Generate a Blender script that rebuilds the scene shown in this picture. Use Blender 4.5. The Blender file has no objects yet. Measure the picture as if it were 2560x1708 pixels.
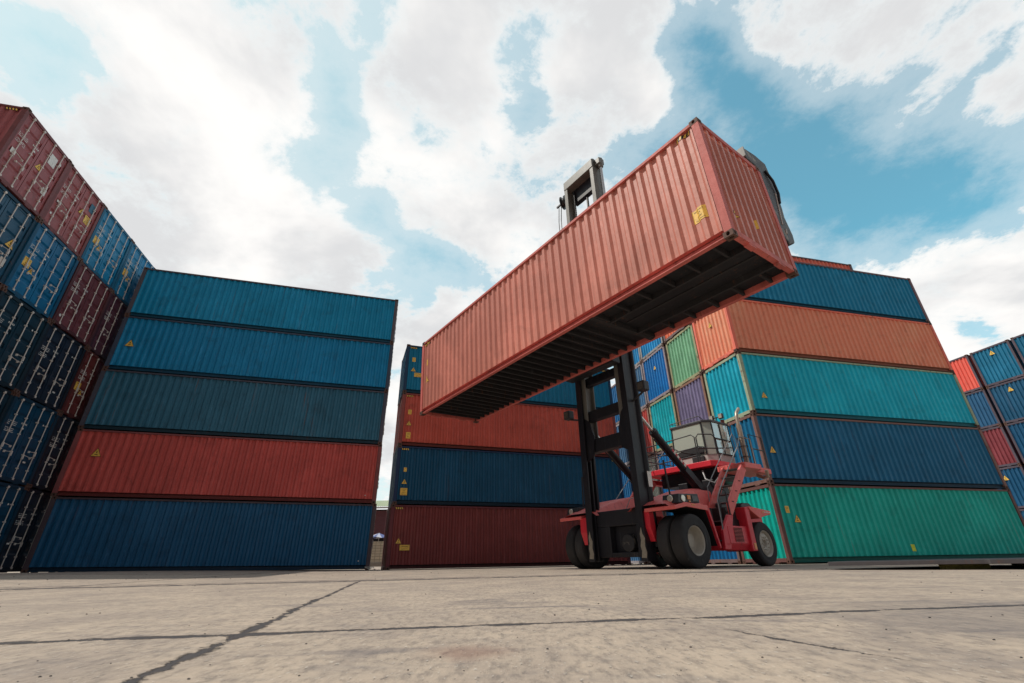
import bpy, math, random
from mathutils import Vector, Matrix
R_ = random.Random(7)
sc = bpy.context.scene
col = sc.collection

# ------------------------------------------------------------------ camera
CAM_H, PITCH, ROLL, FPX = 0.1976, 0.4512, -0.0176, 1141.7
cp, sp, cr, sr = math.cos(PITCH), math.sin(PITCH), math.cos(ROLL), math.sin(ROLL)
fw = Vector((0, cp, sp)); up0 = Vector((0, -sp, cp)); rt0 = Vector((1, 0, 0))
rt = rt0 * cr + up0 * sr; upv = -rt0 * sr + up0 * cr
cam = bpy.data.cameras.new('camera'); camo = bpy.data.objects.new('camera', cam); col.objects.link(camo)
camo.matrix_world = Matrix(((rt.x, upv.x, -fw.x, 0), (rt.y, upv.y, -fw.y, 0), (rt.z, upv.z, -fw.z, CAM_H), (0, 0, 0, 1)))
cam.sensor_width = 36; cam.lens = FPX / 2560 * 36; cam.clip_start = .05; cam.clip_end = 3000
cam.dof.use_dof = True; cam.dof.focus_distance = 11; cam.dof.aperture_fstop = 7.0
sc.camera = camo
sc.render.resolution_x, sc.render.resolution_y = 1024, 683
sc.view_settings.view_transform = 'Standard'; sc.view_settings.look = 'None'
sc.view_settings.exposure = 0; sc.view_settings.gamma = 1
sc.cycles.max_bounces = 6

# ------------------------------------------------------------------ sun + sky
SUN = Vector((-.60, -.02, .80)).normalized()
sl = bpy.data.lights.new('sun', 'SUN'); sl.energy = 3.0; sl.angle = math.radians(.6); sl.color = (1, .93, .83)
so = bpy.data.objects.new('sun', sl); col.objects.link(so); so.rotation_euler = SUN.to_track_quat('Z', 'Y').to_euler()

class NT:
    def __init__(s, tree): s.t = tree; s.n = tree.nodes; s.l = tree.links
    def node(s, typ, **kw):
        n = s.n.new(typ)
        for k, v in kw.items(): setattr(n, k, v)
        return n
    def put(s, inp, v):
        if hasattr(v, 'is_linked') or isinstance(v, bpy.types.NodeSocket): s.l.new(v, inp)
        elif v is not None: inp.default_value = v
    def math(s, op, a, b=None, c=None, clamp=False):
        n = s.node('ShaderNodeMath', operation=op, use_clamp=clamp); s.put(n.inputs[0], a)
        if b is not None: s.put(n.inputs[1], b)
        if c is not None: s.put(n.inputs[2], c)
        return n.outputs[0]
    def vmath(s, op, a, b=None, scale=None):
        n = s.node('ShaderNodeVectorMath', operation=op); s.put(n.inputs[0], a)
        if b is not None: s.put(n.inputs[1], b)
        if scale is not None: s.put(n.inputs['Scale'], scale)
        return n.outputs['Value'] if op in ('LENGTH', 'DISTANCE', 'DOT_PRODUCT') else n.outputs['Vector']
    def noise(s, vec, scale, detail=3, rough=.5, dist=0):
        n = s.node('ShaderNodeTexNoise'); s.put(n.inputs['Vector'], vec)
        n.inputs['Scale'].default_value = scale; n.inputs['Detail'].default_value = detail
        n.inputs['Roughness'].default_value = rough; n.inputs['Distortion'].default_value = dist
        return n.outputs['Fac']
    def ramp(s, v, a, b, lo=0., hi=1.):
        n = s.node('ShaderNodeMapRange', interpolation_type='SMOOTHSTEP'); s.put(n.inputs[0], v)
        n.inputs[1].default_value = a; n.inputs[2].default_value = b; n.inputs[3].default_value = lo; n.inputs[4].default_value = hi
        return n.outputs[0]
    def mix(s, f, a, b, blend='MIX'):
        n = s.node('ShaderNodeMix', data_type='RGBA', blend_type=blend); s.put(n.inputs[0], f)
        for i, v in ((6, a), (7, b)):
            if isinstance(v, tuple): v = (*v[:3], 1)
            s.put(n.inputs[i], v)
        return n.outputs[2]

w = bpy.data.worlds.new('World'); sc.world = w; w.use_nodes = True
T = NT(w.node_tree); T.n.clear()
out = T.node('ShaderNodeOutputWorld'); bg = T.node('ShaderNodeBackground'); T.l.new(bg.outputs[0], out.inputs[0])
tc = T.node('ShaderNodeTexCoord'); d = T.vmath('NORMALIZE', tc.outputs['Generated'])
sky = T.node('ShaderNodeTexSky'); sky.sky_type = 'NISHITA'; sky.sun_disc = False
sky.sun_elevation = math.asin(SUN.z); sky.sun_rotation = math.atan2(SUN.x, SUN.y); sky.dust_density = .7; sky.ozone_density = 2.5
skyc = T.mix(1.0, T.vmath('SCALE', sky.outputs[0], scale=.155), (.46, 1.46, 1.20), 'MULTIPLY')
skyc = T.mix(T.ramp(T.vmath('DOT_PRODUCT', d, (-.80, .30, .52)), .30, .95, .12, .78), skyc, (.60, .76, .79))   # milky glare on the sun's side
def dirpx(u, v):   # a direction of the sky, read off the photograph's 2350 px wide view
    u *= 1.0894; v *= 1.0894
    X, Y = (u - 1280) / FPX, (854 - v) / FPX
    return (fw + rt * X + upv * Y).normalized()
# cloud cover: banks of cloud (+) and openings (-) at fixed directions of the sky
banks = [(1800, 340, .105, -1.1), (1960, 460, .12, -1.0), (2150, 440, .09, -.7), (1650, 200, .075, -.8), (1600, 110, .05, -.4), (2310, 450, .07, -.5), (1880, 570, .07, -.45), (1750, 200, .05, -.4),
         (1190, 120, .065, -.62), (1215, 265, .055, -.62), (760, 150, .05, -.5), (770, 250, .055, -.6), (670, 330, .06, -.6), (590, 350, .05, -.45), (740, 400, .055, -.6), (860, 500, .06, -.7), (800, 330, .05, -.5),
         (960, 590, .06, -.65), (1060, 620, .05, -.55), (30, 100, .08, -.5), (150, 110, .05, -.35), (260, 10, .05, -.4), (440, 310, .05, -.4), (860, 15, .06, -.55), (2240, 750, .035, -.7), (980, 680, .03, -.5),
         (300, 480, .36, .9), (700, 620, .16, .6), (60, 330, .25, .6), (450, 110, .20, .75), (640, 150, .08, .4), (1010, 330, .15, .75), (1250, 450, .20, .8), (910, 1000, .22, .9),
         (960, 120, .12, .5), (1420, 120, .14, .7), (1380, 330, .13, .6), (2200, 120, .30, 1.1), (2250, 300, .13, .6), (1960, 60, .14, .6), (2080, 330, .06, .4),
         (2250, 680, .20, .9), (2080, 565, .07, .9), (1690, 290, .03, .9), (1850, 420, .035, .9), (1060, 700, .10, .6), (150, 640, .3, .6), (1780, 100, .06, .5)]
sepd = T.node('ShaderNodeSeparateXYZ'); T.l.new(d, sepd.inputs[0])
back = T.ramp(sepd.outputs[1], .12, -.30)   # unseen grey sky added behind the viewer to dim the walls facing it
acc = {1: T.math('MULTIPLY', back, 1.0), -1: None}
for u, v, r, wt in banks:
    c = dirpx(u, v); dd = T.vmath('DISTANCE', d, tuple(c))
    g = T.ramp(dd, 0, r * 1.6, wt, 0)
    k = 1 if wt > 0 else -1; acc[k] = g if acc[k] is None else T.math('ADD', acc[k], g)
sep = T.node('ShaderNodeSeparateXYZ'); T.l.new(d, sep.inputs[0])
den = T.math('MAXIMUM', T.math('ADD', sep.outputs[2], .22), .08)
pl = T.vmath('SCALE', d, scale=T.math('DIVIDE', 1.0, den))
n1 = T.noise(T.vmath('ADD', pl, (.4, .2, 0)), 1.9, 11, .62, .25); n2 = T.noise(pl, 7.0, 9, .68, .15)
cov = T.math('ADD', T.math('ADD', T.math('MULTIPLY', T.math('MINIMUM', acc[1], .8), .42), T.math('MULTIPLY', acc[-1], .78)), T.math('ADD', T.math('MULTIPLY', n1, 2.45), T.math('MULTIPLY', n2, 1.3)))
mask = T.ramp(cov, 1.72, 2.06)
thin = T.ramp(cov, 1.2, 1.86, .03, .42)
maskt = T.math('MAXIMUM', mask, thin)
n3 = T.noise(T.vmath('ADD', pl, (3.1, 1.7, 5.2)), 1.9, 6, .55, .2)
ccol = T.mix(T.ramp(n3, .40, .60), (1.04, 1.02, .995), (.74, .745, .755))
ccol = T.mix(T.ramp(cov, 1.82, 2.3), (.88, .92, .925), ccol)
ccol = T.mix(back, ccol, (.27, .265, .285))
skyc = T.mix(T.ramp(sep.outputs[2], .30, .02), skyc, (.88, .90, .88))
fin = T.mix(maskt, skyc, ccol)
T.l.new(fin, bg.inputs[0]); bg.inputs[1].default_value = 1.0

# ------------------------------------------------------------------ helpers
def lin(rgb, g=1.):
    o = []
    for c in rgb:
        c = c / 255; c = c / 12.92 if c <= .04045 else ((c + .055) / 1.055) ** 2.4
        o.append(min(.9, c * g))
    return tuple(o)
_mats = {}
def paint(name, color, rust=.1, fade=.25, rough=.5, dirt=.3, bump=.25, streak=6., metal=0., chips=(.17, .065, .035), coat=0.):
    if name in _mats: return _mats[name]
    m = bpy.data.materials.new(name); m.use_nodes = True; T = NT(m.node_tree); T.n.clear()
    out = T.node('ShaderNodeOutputMaterial'); b = T.node('ShaderNodeBsdfPrincipled'); T.l.new(b.outputs[0], out.inputs[0])
    tc = T.node('ShaderNodeTexCoord'); oi = T.node('ShaderNodeObjectInfo')
    v = T.vmath('ADD', tc.outputs['Object'], T.vmath('SCALE', (17.3, 31.1, 9.7), scale=oi.outputs['Random']))
    big = T.noise(v, .55, 4, .6, .4); st = T.noise(T.vmath('MULTIPLY', v, (streak, streak, .45)), 1.3, 5, .65)
    fine = T.noise(v, 9, 6, .7); spot = T.noise(v, 3.2, 8, .72, .5)
    light = tuple(min(.9, c * 1.4 + .012) for c in color); dark = tuple(c * .55 for c in color)
    c = T.mix(T.math('MULTIPLY', T.ramp(big, .42, .7), fade), color, light)
    c = T.mix(T.math('MULTIPLY', T.ramp(st, .5, .78), dirt), c, dark)
    c = T.mix(T.math('MULTIPLY', T.ramp(st, .44, .2), fade * .6), c, light)
    c = T.mix(T.math('MULTIPLY', T.ramp(fine, .35, .7), .18), c, dark)
    scr = T.noise(T.vmath('MULTIPLY', v, (7.0, 7.0, 1.1)), 1.0, 7, .72, .3)
    c = T.mix(T.math('MULTIPLY', T.ramp(scr, .58, .68), fade * .9), c, tuple(min(.9, x * 1.5 + .06) for x in color))
    rm = T.math('ADD', T.math('MULTIPLY', spot, .75), T.math('MULTIPLY', st, .25))
    run = T.noise(T.vmath('MULTIPLY', v, (9, 9, .35)), 1.1, 6, .7, .2)
    c = T.mix(T.math('MULTIPLY', T.math('MULTIPLY', T.ramp(run, .57, .68), T.ramp(big, .42, .56)), min(.85, .25 + rust * 5)), c, tuple(x * .6 + y * .4 for x, y in zip(chips, dark)))
    grm = T.noise(T.vmath('ADD', v, (4, 8, 2)), 1.3, 6, .68, .6)
    c = T.mix(T.math('MULTIPLY', T.ramp(grm, .52, .68), dirt * .8), c, tuple(x * .45 + .004 for x in color))
    c = T.mix(T.math('MULTIPLY', T.ramp(rm, .70 - rust * .42, .78 - rust * .32), .9), c, chips)
    T.l.new(c, b.inputs['Base Color'])
    rr = T.math('ADD', T.math('MULTIPLY', fine, .25), rough - .1); T.l.new(rr, b.inputs['Roughness'])
    b.inputs['Metallic'].default_value = metal; b.inputs['Specular IOR Level'].default_value = .4; b.inputs['Coat Weight'].default_value = coat; b.inputs['Coat Roughness'].default_value = .35
    bp = T.node('ShaderNodeBump'); bp.inputs['Strength'].default_value = bump; bp.inputs['Distance'].default_value = .03
    T.l.new(T.math('ADD', T.noise(v, 1.6, 3, .5), T.math('MULTIPLY', fine, .08)), bp.inputs['Height'])
    T.l.new(bp.outputs[0], b.inputs['Normal'])
    _mats[name] = m; return m
def flat(name, color, rough=.6, metal=0., **kw):
    if name in _mats: return _mats[name]
    m = bpy.data.materials.new(name); m.use_nodes = True; T = NT(m.node_tree); b = T.n['Principled BSDF']
    tc = T.node('ShaderNodeTexCoord'); n = T.noise(tc.outputs['Object'], 14, 5, .6)
    c = T.mix(T.ramp(n, .35, .75), tuple(color), tuple(x * .72 for x in color)); T.l.new(c, b.inputs['Base Color'])
    b.inputs['Roughness'].default_value = rough; b.inputs['Metallic'].default_value = metal
    for k, v in kw.items(): b.inputs[k].default_value = v
    _mats[name] = m; return m

class MB:
    def __init__(s): s.v = []; s.f = []; s.m = []; s.mi = 0
    def quad(s, *p):
        i = len(s.v); s.v += [tuple(q) for q in p]; s.f.append(tuple(range(i, i + len(p)))); s.m.append(s.mi)
    def box(s, x0, x1, y0, y1, z0, z1, M=None):
        i = len(s.v); P = [(x, y, z) for z in (z0, z1) for y in (y0, y1) for x in (x0, x1)]
        s.v += [tuple(M @ Vector(p)) if M else p for p in P]
        for f in ((0, 2, 3, 1), (4, 5, 7, 6), (0, 1, 5, 4), (2, 6, 7, 3), (0, 4, 6, 2), (1, 3, 7, 5)): s.f.append(tuple(i + k for k in f)); s.m.append(s.mi)
        return s
    def beam(s, a, b, wx, wz, side=(0, 0, 1)):
        a, b = Vector(a), Vector(b); d = b - a; L = d.length; z = d.normalized()
        x = Vector(side).cross(z)
        if x.length < 1e-4: x = Vector((1, 0, 0)).cross(z)
        x.normalize(); y = z.cross(x)
        M = Matrix(((x.x, y.x, z.x, a.x), (x.y, y.y, z.y, a.y), (x.z, y.z, z.z, a.z), (0, 0, 0, 1)))
        return s.box(-wx / 2, wx / 2, -wz / 2, wz / 2, 0, L, M)
    def tube(s, pts, r, n=8, cap=True):
        pts = [Vector(p) for p in pts]; i0 = len(s.v); rings = []
        rr = r if isinstance(r, (list, tuple)) else [r] * len(pts)
        prev = None
        for k, p in enumerate(pts):
            t = (pts[min(k + 1, len(pts) - 1)] - pts[max(k - 1, 0)]).normalized()
            x = prev - t * prev.dot(t) if prev is not None else t.cross(Vector((0.31, 0.2, 1)))
            if x.length < 1e-4: x = t.cross(Vector((1, 0, 0)))
            x.normalize(); prev = x; y = t.cross(x)
            rings.append(len(s.v))
            for j in range(n):
                a = 2 * math.pi * j / n; s.v.append(tuple(p + (x * math.cos(a) + y * math.sin(a)) * rr[k]))
        for k in range(len(pts) - 1):
            for j in range(n):
                a, b = rings[k], rings[k + 1]; s.f.append((a + j, a + (j + 1) % n, b + (j + 1) % n, b + j)); s.m.append(s.mi)
        if cap:
            s.f.append(tuple(rings[0] + j for j in reversed(range(n)))); s.m.append(s.mi)
            s.f.append(tuple(rings[-1] + j for j in range(n))); s.m.append(s.mi)
        return s
    def prism(s, poly, f0, f1):   # poly: 2d points; f0/f1 map 2d -> 3d
        i = len(s.v); n = len(poly)
        s.v += [tuple(f0(*p)) for p in poly] + [tuple(f1(*p)) for p in poly]
        s.f.append(tuple(i + k for k in range(n))); s.m.append(s.mi); s.f.append(tuple(i + n + k for k in reversed(range(n)))); s.m.append(s.mi)
        for k in range(n): s.f.append((i + k, i + n + k, i + n + (k + 1) % n, i + (k + 1) % n)); s.m.append(s.mi)
        return s
    def xprism(s, poly, x0, x1): return s.prism(poly, lambda y, z: (x0, y, z), lambda y, z: (x1, y, z))
    def lathe(s, prof, c, axis='x', n=48):   # prof: (axial, radius)
        i = len(s.v)
        for a_, r in prof:
            for j in range(n):
                t = 2 * math.pi * j / n
                s.v.append((c[0] + a_, c[1] + r * math.cos(t), c[2] + r * math.sin(t)))
        for k in range(len(prof) - 1):
            for j in range(n):
                a = i + k * n; b = a + n; s.f.append((a + j, a + (j + 1) % n, b + (j + 1) % n, b + j)); s.m.append(s.mi)
        return s
    def mesh(s, name, smooth=False):
        me = bpy.data.meshes.new(name); me.from_pydata(s.v, [], s.f)
        me.polygons.foreach_set('material_index', s.m)
        if smooth: me.polygons.foreach_set('use_smooth', [True] * len(s.f))
        me.update(); return me
def fixn(me):
    import bmesh
    bm = bmesh.new(); bm.from_mesh(me); bmesh.ops.recalc_face_normals(bm, faces=bm.faces); bm.to_mesh(me); bm.free()
def put(name, me, mats, parent=None, bevel=0, smooth=0):
    if isinstance(me, MB): me = me.mesh(name); fixn(me)
    o = bpy.data.objects.new(name, me); col.objects.link(o); o.parent = parent
    if not isinstance(mats, (list, tuple)): mats = [mats]
    while len(me.materials) < len(mats): me.materials.append(None)
    for k, m in enumerate(mats): o.material_slots[k].link = 'OBJECT'; o.material_slots[k].material = m
    if smooth:
        me.polygons.foreach_set('use_smooth', [True] * len(me.polygons))
        try: me.set_sharp_from_angle(angle=math.radians(smooth))
        except Exception: pass
    if bevel:
        b = o.modifiers.new('bevel', 'BEVEL'); b.width = bevel; b.segments = 2; b.limit_method = 'ANGLE'
    return o
def root(name, label, cat, loc=(0, 0, 0), rz=0, group=None):
    o = bpy.data.objects.new(name, None); col.objects.link(o); o.location = loc; o.rotation_euler = (0, 0, rz)
    o.empty_display_size = .3; o['label'] = label; o['category'] = cat
    if group: o['group'] = group
    return o
def tag(o, label=None, cat=None, group=None, kind=None):
    if label: o['label'] = label
    if cat: o['category'] = cat
    if group: o['group'] = group
    if kind: o['kind'] = kind
    return o

# ------------------------------------------------------------------ ground
def gz(x, y):
    s = lambda t: 0 if t < 0 else 1 if t > 1 else t * t * (3 - 2 * t)
    return .15 * s((-x - 5) / 11) * s((y - 3) / 7)
def concrete():
    m = bpy.data.materials.new('concrete'); m.use_nodes = True; T = NT(m.node_tree); b = T.n['Principled BSDF']
    tc = T.node('ShaderNodeTexCoord'); v = tc.outputs['Object']
    big = T.noise(v, .35, 5, .6, .6); mid = T.noise(T.vmath('MULTIPLY', v, (1, .6, 1)), 2.3, 9, .72, .3); vs = T.vmath('MULTIPLY', v, (1, .38, 1)); fine = T.noise(vs, 30, 7, .75); grit = T.noise(vs, 95, 3, .6); peb = T.noise(vs, 48, 5, .8)
    tex = T.noise(T.vmath('MULTIPLY', v, (1, 3.5, 1)), 3.2, 6, .65, .8)
    c = T.mix(T.ramp(mid, .34, .68), (.51, .415, .325), (.36, .295, .245))
    c = T.mix(T.math('MULTIPLY', T.ramp(tex, .5, .72), .40), c, (.22, .20, .195))
    c = T.mix(T.math('MULTIPLY', T.ramp(big, .52, .74), .5), c, (.25, .22, .205))
    c = T.mix(T.math('MULTIPLY', T.ramp(fine, .44, .66), .55), c, (.13, .115, .11))
    c = T.mix(T.math('MULTIPLY', T.ramp(grit, .6, .72), .5), c, (.75, .7, .62))
    c = T.mix(T.math('MULTIPLY', T.ramp(T.noise(T.vmath('ADD', T.vmath('MULTIPLY', v, (.7, 2.2, 1)), (9, 4, 0)), 1.1, 7, .68, 1.2), .54, .70), .6), c, (.13, .12, .13))
    c = T.mix(T.math('MULTIPLY', T.ramp(peb, .57, .66), .75), c, (.09, .08, .078)); c = T.mix(T.math('MULTIPLY', T.ramp(peb, .38, .30), .4), c, (.62, .55, .47))
    st_ = T.vmath('DISTANCE', T.vmath('ADD', v, T.vmath('SCALE', (1, 1, 0), scale=T.math('MULTIPLY', T.math('SUBTRACT', mid, .5), 1.6))), (1.9, 1.7, 0))
    c = T.mix(T.math('MULTIPLY', T.ramp(st_, 1.15, .35), .45), c, (.16, .145, .145))
    # rust stain by the joint
    rs = T.vmath('DISTANCE', T.vmath('ADD', v, T.vmath('SCALE', (1, 1, 0), scale=T.math('MULTIPLY', T.math('SUBTRACT', mid, .5), .25))), (-.12, 1.36, 0))
    c = T.mix(T.math('MULTIPLY', T.ramp(rs, .16, .02), .45), c, (.24, .12, .085))
    sep = T.node('ShaderNodeSeparateXYZ'); T.l.new(v, sep.inputs[0]); X, Y = sep.outputs[0], sep.outputs[1]
    wob = T.math('MULTIPLY', T.math('SUBTRACT', T.noise(v, 1.6, 6, .7), .5), .12); wob2 = T.math('MULTIPLY', T.math('SUBTRACT', T.noise(v, 22, 7, .8), .5), .075)
    wid = T.ramp(T.noise(T.vmath('ADD', v, (5, 3, 0)), 4.5, 6, .75), .36, .62, .12, 1.25)
    jm = None
    def line(px, py, dx, dy, wdt, lim=None, f=1.):
        nonlocal jm
        L = math.hypot(dx, dy); nx, ny = -dy / L, dx / L
        q = T.math('ADD', T.math('ADD', T.math('MULTIPLY', X, nx), T.math('MULTIPLY', Y, ny)), -(nx * px + ny * py))
        q = T.math('ABSOLUTE', T.math('ADD', q, T.math('ADD', T.math('MULTIPLY', wob, f), wob2)))
        q = T.math('DIVIDE', q, T.math('MULTIPLY', wid, wdt)); g = T.ramp(q, 1.25, .55)
        if lim is not None:
            t = T.math('ADD', T.math('ADD', T.math('MULTIPLY', X, dx / L), T.math('MULTIPLY', Y, dy / L)), -(dx * px + dy * py) / L)
            g = T.math('MULTIPLY', g, T.math('MULTIPLY', T.ramp(t, lim[0], lim[0] + .1), T.ramp(t, lim[1], lim[1] - .1)))
        jm = g if jm is None else T.math('MAXIMUM', jm, g)
    line(-.90, 1.76, 1, .165, .032); line(-.98, 2.05, -.235, 1, .022, (-4, 5.6)); line(-2.1, 7.35, 1, .24, .24); line(-2.1, 7.9, 1, .22, .10)
    line(.62, 1.80, .30, -1, .007, (.1, .7), 1.); line(6.5, 9.5, .24, -1, .03); line(-14, 13.4, 1, .26, .18); line(-6.5, 9, -.23, 1, .05)
    c = T.mix(T.math('MULTIPLY', jm, .93), c, (.045, .043, .05)); T.l.new(c, b.inputs['Base Color'])
    b.inputs['Roughness'].default_value = .85; b.inputs['Specular IOR Level'].default_value = .3
    h = T.math('ADD', T.math('ADD', T.math('MULTIPLY', mid, .4), T.math('ADD', T.math('MULTIPLY', fine, .14), T.math('MULTIPLY', peb, .07))), T.math('MULTIPLY', jm, -.5))
    bp = T.node('ShaderNodeBump'); bp.inputs['Strength'].default_value = .8; bp.inputs['Distance'].default_value = .03
    T.l.new(h, bp.inputs['Height']); T.l.new(bp.outputs[0], b.inputs['Normal'])
    return m
g = MB(); xs = [-600, -200, -80] + [-40 + i * 1.0 for i in range(91)] + [80, 200, 600]; ys = [-600, -100, -20, -5] + [i * 1.0 for i in range(51)] + [80, 200, 900]
for y in ys:
    for x in xs: g.v.append((x, y, gz(x, y)))
nx = len(xs)
for j in range(len(ys) - 1):
    for i in range(nx - 1): a = j * nx + i; g.f.append((a, a + 1, a + nx + 1, a + nx)); g.m.append(0)
tag(put('ground', g, concrete(), smooth=180), kind='structure', label='pale cracked concrete yard with dark slab joints')

# pebbles and crumbs lying on the slab
pb = MB()
def pebble(x, y, r):
    i = len(pb.v); n = 6; z = gz(x, y)
    for k, (zz, q) in enumerate(((-.1, .8), (.45, 1.), (.9, .55))):
        for j in range(n):
            a = 2 * math.pi * (j + .3 * k) / n; q2 = q * R_.uniform(.75, 1.2); pb.v.append((x + r * q2 * math.cos(a), y + r * q2 * math.sin(a) * .8, z + r * zz * .8))
    for k in range(2):
        for j in range(n): a = i + k * n; pb.f.append((a + j, a + (j + 1) % n, a + n + (j + 1) % n, a + n + j)); pb.m.append(0)
    pb.f.append(tuple(i + 2 * n + j for j in range(n))); pb.m.append(0)
for _ in range(300):
    y = 1.1 + 14 * R_.random() ** 2.0; pebble(R_.uniform(-1.2, 1.2) * (y + .6), y, R_.uniform(.0008, .0028) * (1 + y * .35))
tag(put('pebbles', pb, flat('pebble', (.06, .055, .055), .9)), kind='stuff', label='dark grit and pebbles scattered over the concrete')

# ------------------------------------------------------------------ containers
CL, CW = 12.192, 2.438
def corr(x, x0, x1, pitch, depth, flat_out=.30, slope=.20):
    """inward offset of the corrugated wall at x"""
    n = round((x1 - x0) / pitch); p = (x1 - x0) / n; t = ((x - x0) / p) % 1.0
    if t < flat_out / 2 or t > 1 - flat_out / 2: return 0
    if t < flat_out / 2 + slope: return depth * (t - flat_out / 2) / slope
    if t > 1 - flat_out / 2 - slope: return depth * (1 - flat_out / 2 - t) / slope
    return depth
def corr_xs(x0, x1, pitch, flat_out=.30, slope=.20):
    n = round((x1 - x0) / pitch); p = (x1 - x0) / n; o = [x0]
    for k in range(n):
        for t in (flat_out / 2, flat_out / 2 + slope, 1 - flat_out / 2 - slope, 1 - flat_out / 2): o.append(x0 + (k + t) * p)
    return o + [x1]
SX0, SX1, SP, SD = .17, CL - .17, .278, .062
EY0, EY1, EP, ED = .10, CW - .10, .248, .066
def sdh(H): return .046 if H == 2.896 else SD
def side_panel(H, back=False):
    m = MB(); z0, z1 = .19, H - .09
    yy = lambda o: CW - .030 - o if back else .030 + o
    X = corr_xs(SX0, SX1, SP)
    for a, b in zip(X, X[1:]):
        ya, yb = corr(a + 1e-6, SX0, SX1, SP, sdh(H)), corr(b - 1e-6, SX0, SX1, SP, sdh(H))
        m.quad((a, yy(ya), z0), (b, yy(yb), z0), (b, yy(yb), z1), (a, yy(ya), z1))
    return m.mesh('side_panel')
def end_panel(H):
    m = MB(); z0, z1 = .17, H - .13; X = corr_xs(EY0, EY1, EP, .30, .18)
    for a, b in zip(X, X[1:]):
        oa, ob = (corr(q, EY0, EY1, EP, ED, .30, .18) for q in (a + 1e-6, b - 1e-6))
        m.quad((.025 + oa, a, z0), (.025 + ob, b, z0), (.025 + ob, b, z1), (.025 + oa, a, z1))
    return m.mesh('end_panel')
def bottom_rail(back=False):
    m = MB(); prof = [(.02, .190), (.10, .172), (.10, .075), (.022, .05), (.022, .03), (.13, .03), (.13, .190)]
    f = (lambda y: CW - y) if back else (lambda y: y)
    m.prism(prof, lambda y, z: (.178, f(y), z), lambda y, z: (CL - .178, f(y), z)); me = m.mesh('bottom_rail'); fixn(me); return me
def top_rail(H, back=False):
    m = MB(); y0, y1 = (CW - .066, CW - .0) if back else (.0, .066)
    m.box(.178, CL - .178, y0, y1, H - .102, H - .035); me = m.mesh('top_rail'); return me
def casting_mesh():   # local corner at 0,0,0 outer; size .178 x .162 x .118, oval holes on the outer x and y faces and top
    m = MB(); sx, sy, sz = .178, .162, .118
    def face(o, u, v, a, b, ha, hb, inn):
        o, u, v, inn = map(Vector, (o, u, v, inn)); n = 12; c = o + u * a / 2 + v * b / 2
        i = len(m.v); P = []
        for k in range(n):
            t = 2 * math.pi * (k + .5) / n; ct, st = math.cos(t), math.sin(t)
            s = min(a / 2 / max(abs(ct), 1e-6), b / 2 / max(abs(st), 1e-6)); P.append(c + u * ct * s + v * st * s)
        Q = [c + u * ha * math.cos(2 * math.pi * (k + .5) / n) + v * hb * math.sin(2 * math.pi * (k + .5) / n) for k in range(n)]
        # corners
        for k in range(n): m.quad(P[k], P[(k + 1) % n], Q[(k + 1) % n], Q[k])
        for cx in (0, 1):
            for cy in (0, 1):
                cc = o + u * a * cx + v * b * cy; near = sorted(P, key=lambda q: (q - cc).length)[:2]; m.quad(cc, near[0], near[1])
        for k in range(n): m.quad(Q[k], Q[(k + 1) % n], Q[(k + 1) % n] + inn * .05, Q[k] + inn * .05)
        m.mi = 1; m.quad(*[q + inn * .05 for q in Q]); m.mi = 0
    face((0, 0, 0), (1, 0, 0), (0, 0, 1), sx, sz, .034, .042, (0, 1, 0))
    face((0, 0, 0), (0, 1, 0), (0, 0, 1), sy, sz, .030, .042, (1, 0, 0))
    face((0, 0, 0), (1, 0, 0), (0, 1, 0), sx, sy, .055, .032, (0, 0, 1))
    face((0, 0, sz), (1, 0, 0), (0, 1, 0), sx, sy, .055, .032, (0, 0, -1))
    m.quad((sx, 0, 0), (sx, sy, 0), (sx, sy, sz), (sx, 0, sz)); m.quad((0, sy, 0), (sx, sy, 0), (sx, sy, sz), (0, sy, sz))
    return m.mesh('corner_casting')
def post_mesh(H):
    m = MB(); prof = [(0.004, 0.004), (.15, .004), (.15, .03), (.165, .045), (.165, .07), (.06, .07), (.06, .12), (.045, .135), (.004, .135)]
    m.prism(prof, lambda x, y: (x, y, .118), lambda x, y: (x, y, H - .118)); me = m.mesh('corner_post'); fixn(me); return me
def roof_mesh(H):
    m = MB(); X = corr_xs(.17, CL - .17, .42, .4, .1)
    for a, b in zip(X, X[1:]):
        za, zb = (corr(q, .17, CL - .17, .42, .02, .4, .1) for q in (a + 1e-6, b - 1e-6))
        m.quad((a, .05, H - .03 - za), (b, .05, H - .03 - zb), (b, CW - .05, H - .03 - zb), (a, CW - .05, H - .03 - za))
    return m.mesh('roof')
def floor_mesh(tunnel=False):
    m = MB(); m.box(.1, CL - .1, .1, CW - .1, .150, .178)
    m.mi = 1; x = .45
    while x < CL - .3:
        if tunnel and x < 3.5:
            for y0, y1 in ((.11, .68), (CW - .68, CW - .11)): m.box(x, x + .05, y0, y1, .04, .15)
        else: m.box(x, x + .045, .11, CW - .11, .035, .15)
        x += .6 if tunnel and x < 3.5 else .32
    if tunnel:
        for y in (.68, CW - .74): m.box(.12, 3.6, y, y + .06, .025, .15)
        m.box(3.5, 3.62, .11, CW - .11, .028, .15); m.box(.2, 3.4, CW / 2 - .03, CW / 2 + .03, .13, .15)
    me = m.mesh('underframe'); return me
def header(H, x0, x1): m = MB(); m.box(x0, x1, .15, CW - .15, H - .13, H - .02); return m.mesh('header')
def sill(x0, x1): m = MB(); m.box(x0, x1, .16, CW - .16, .045, .17); m.box(x0 + .004, x1 - .004, .55, .80, .005, .05); m.box(x0 + .004, x1 - .004, CW - .8, CW - .55, .005, .05); return m.mesh('sill')
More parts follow.
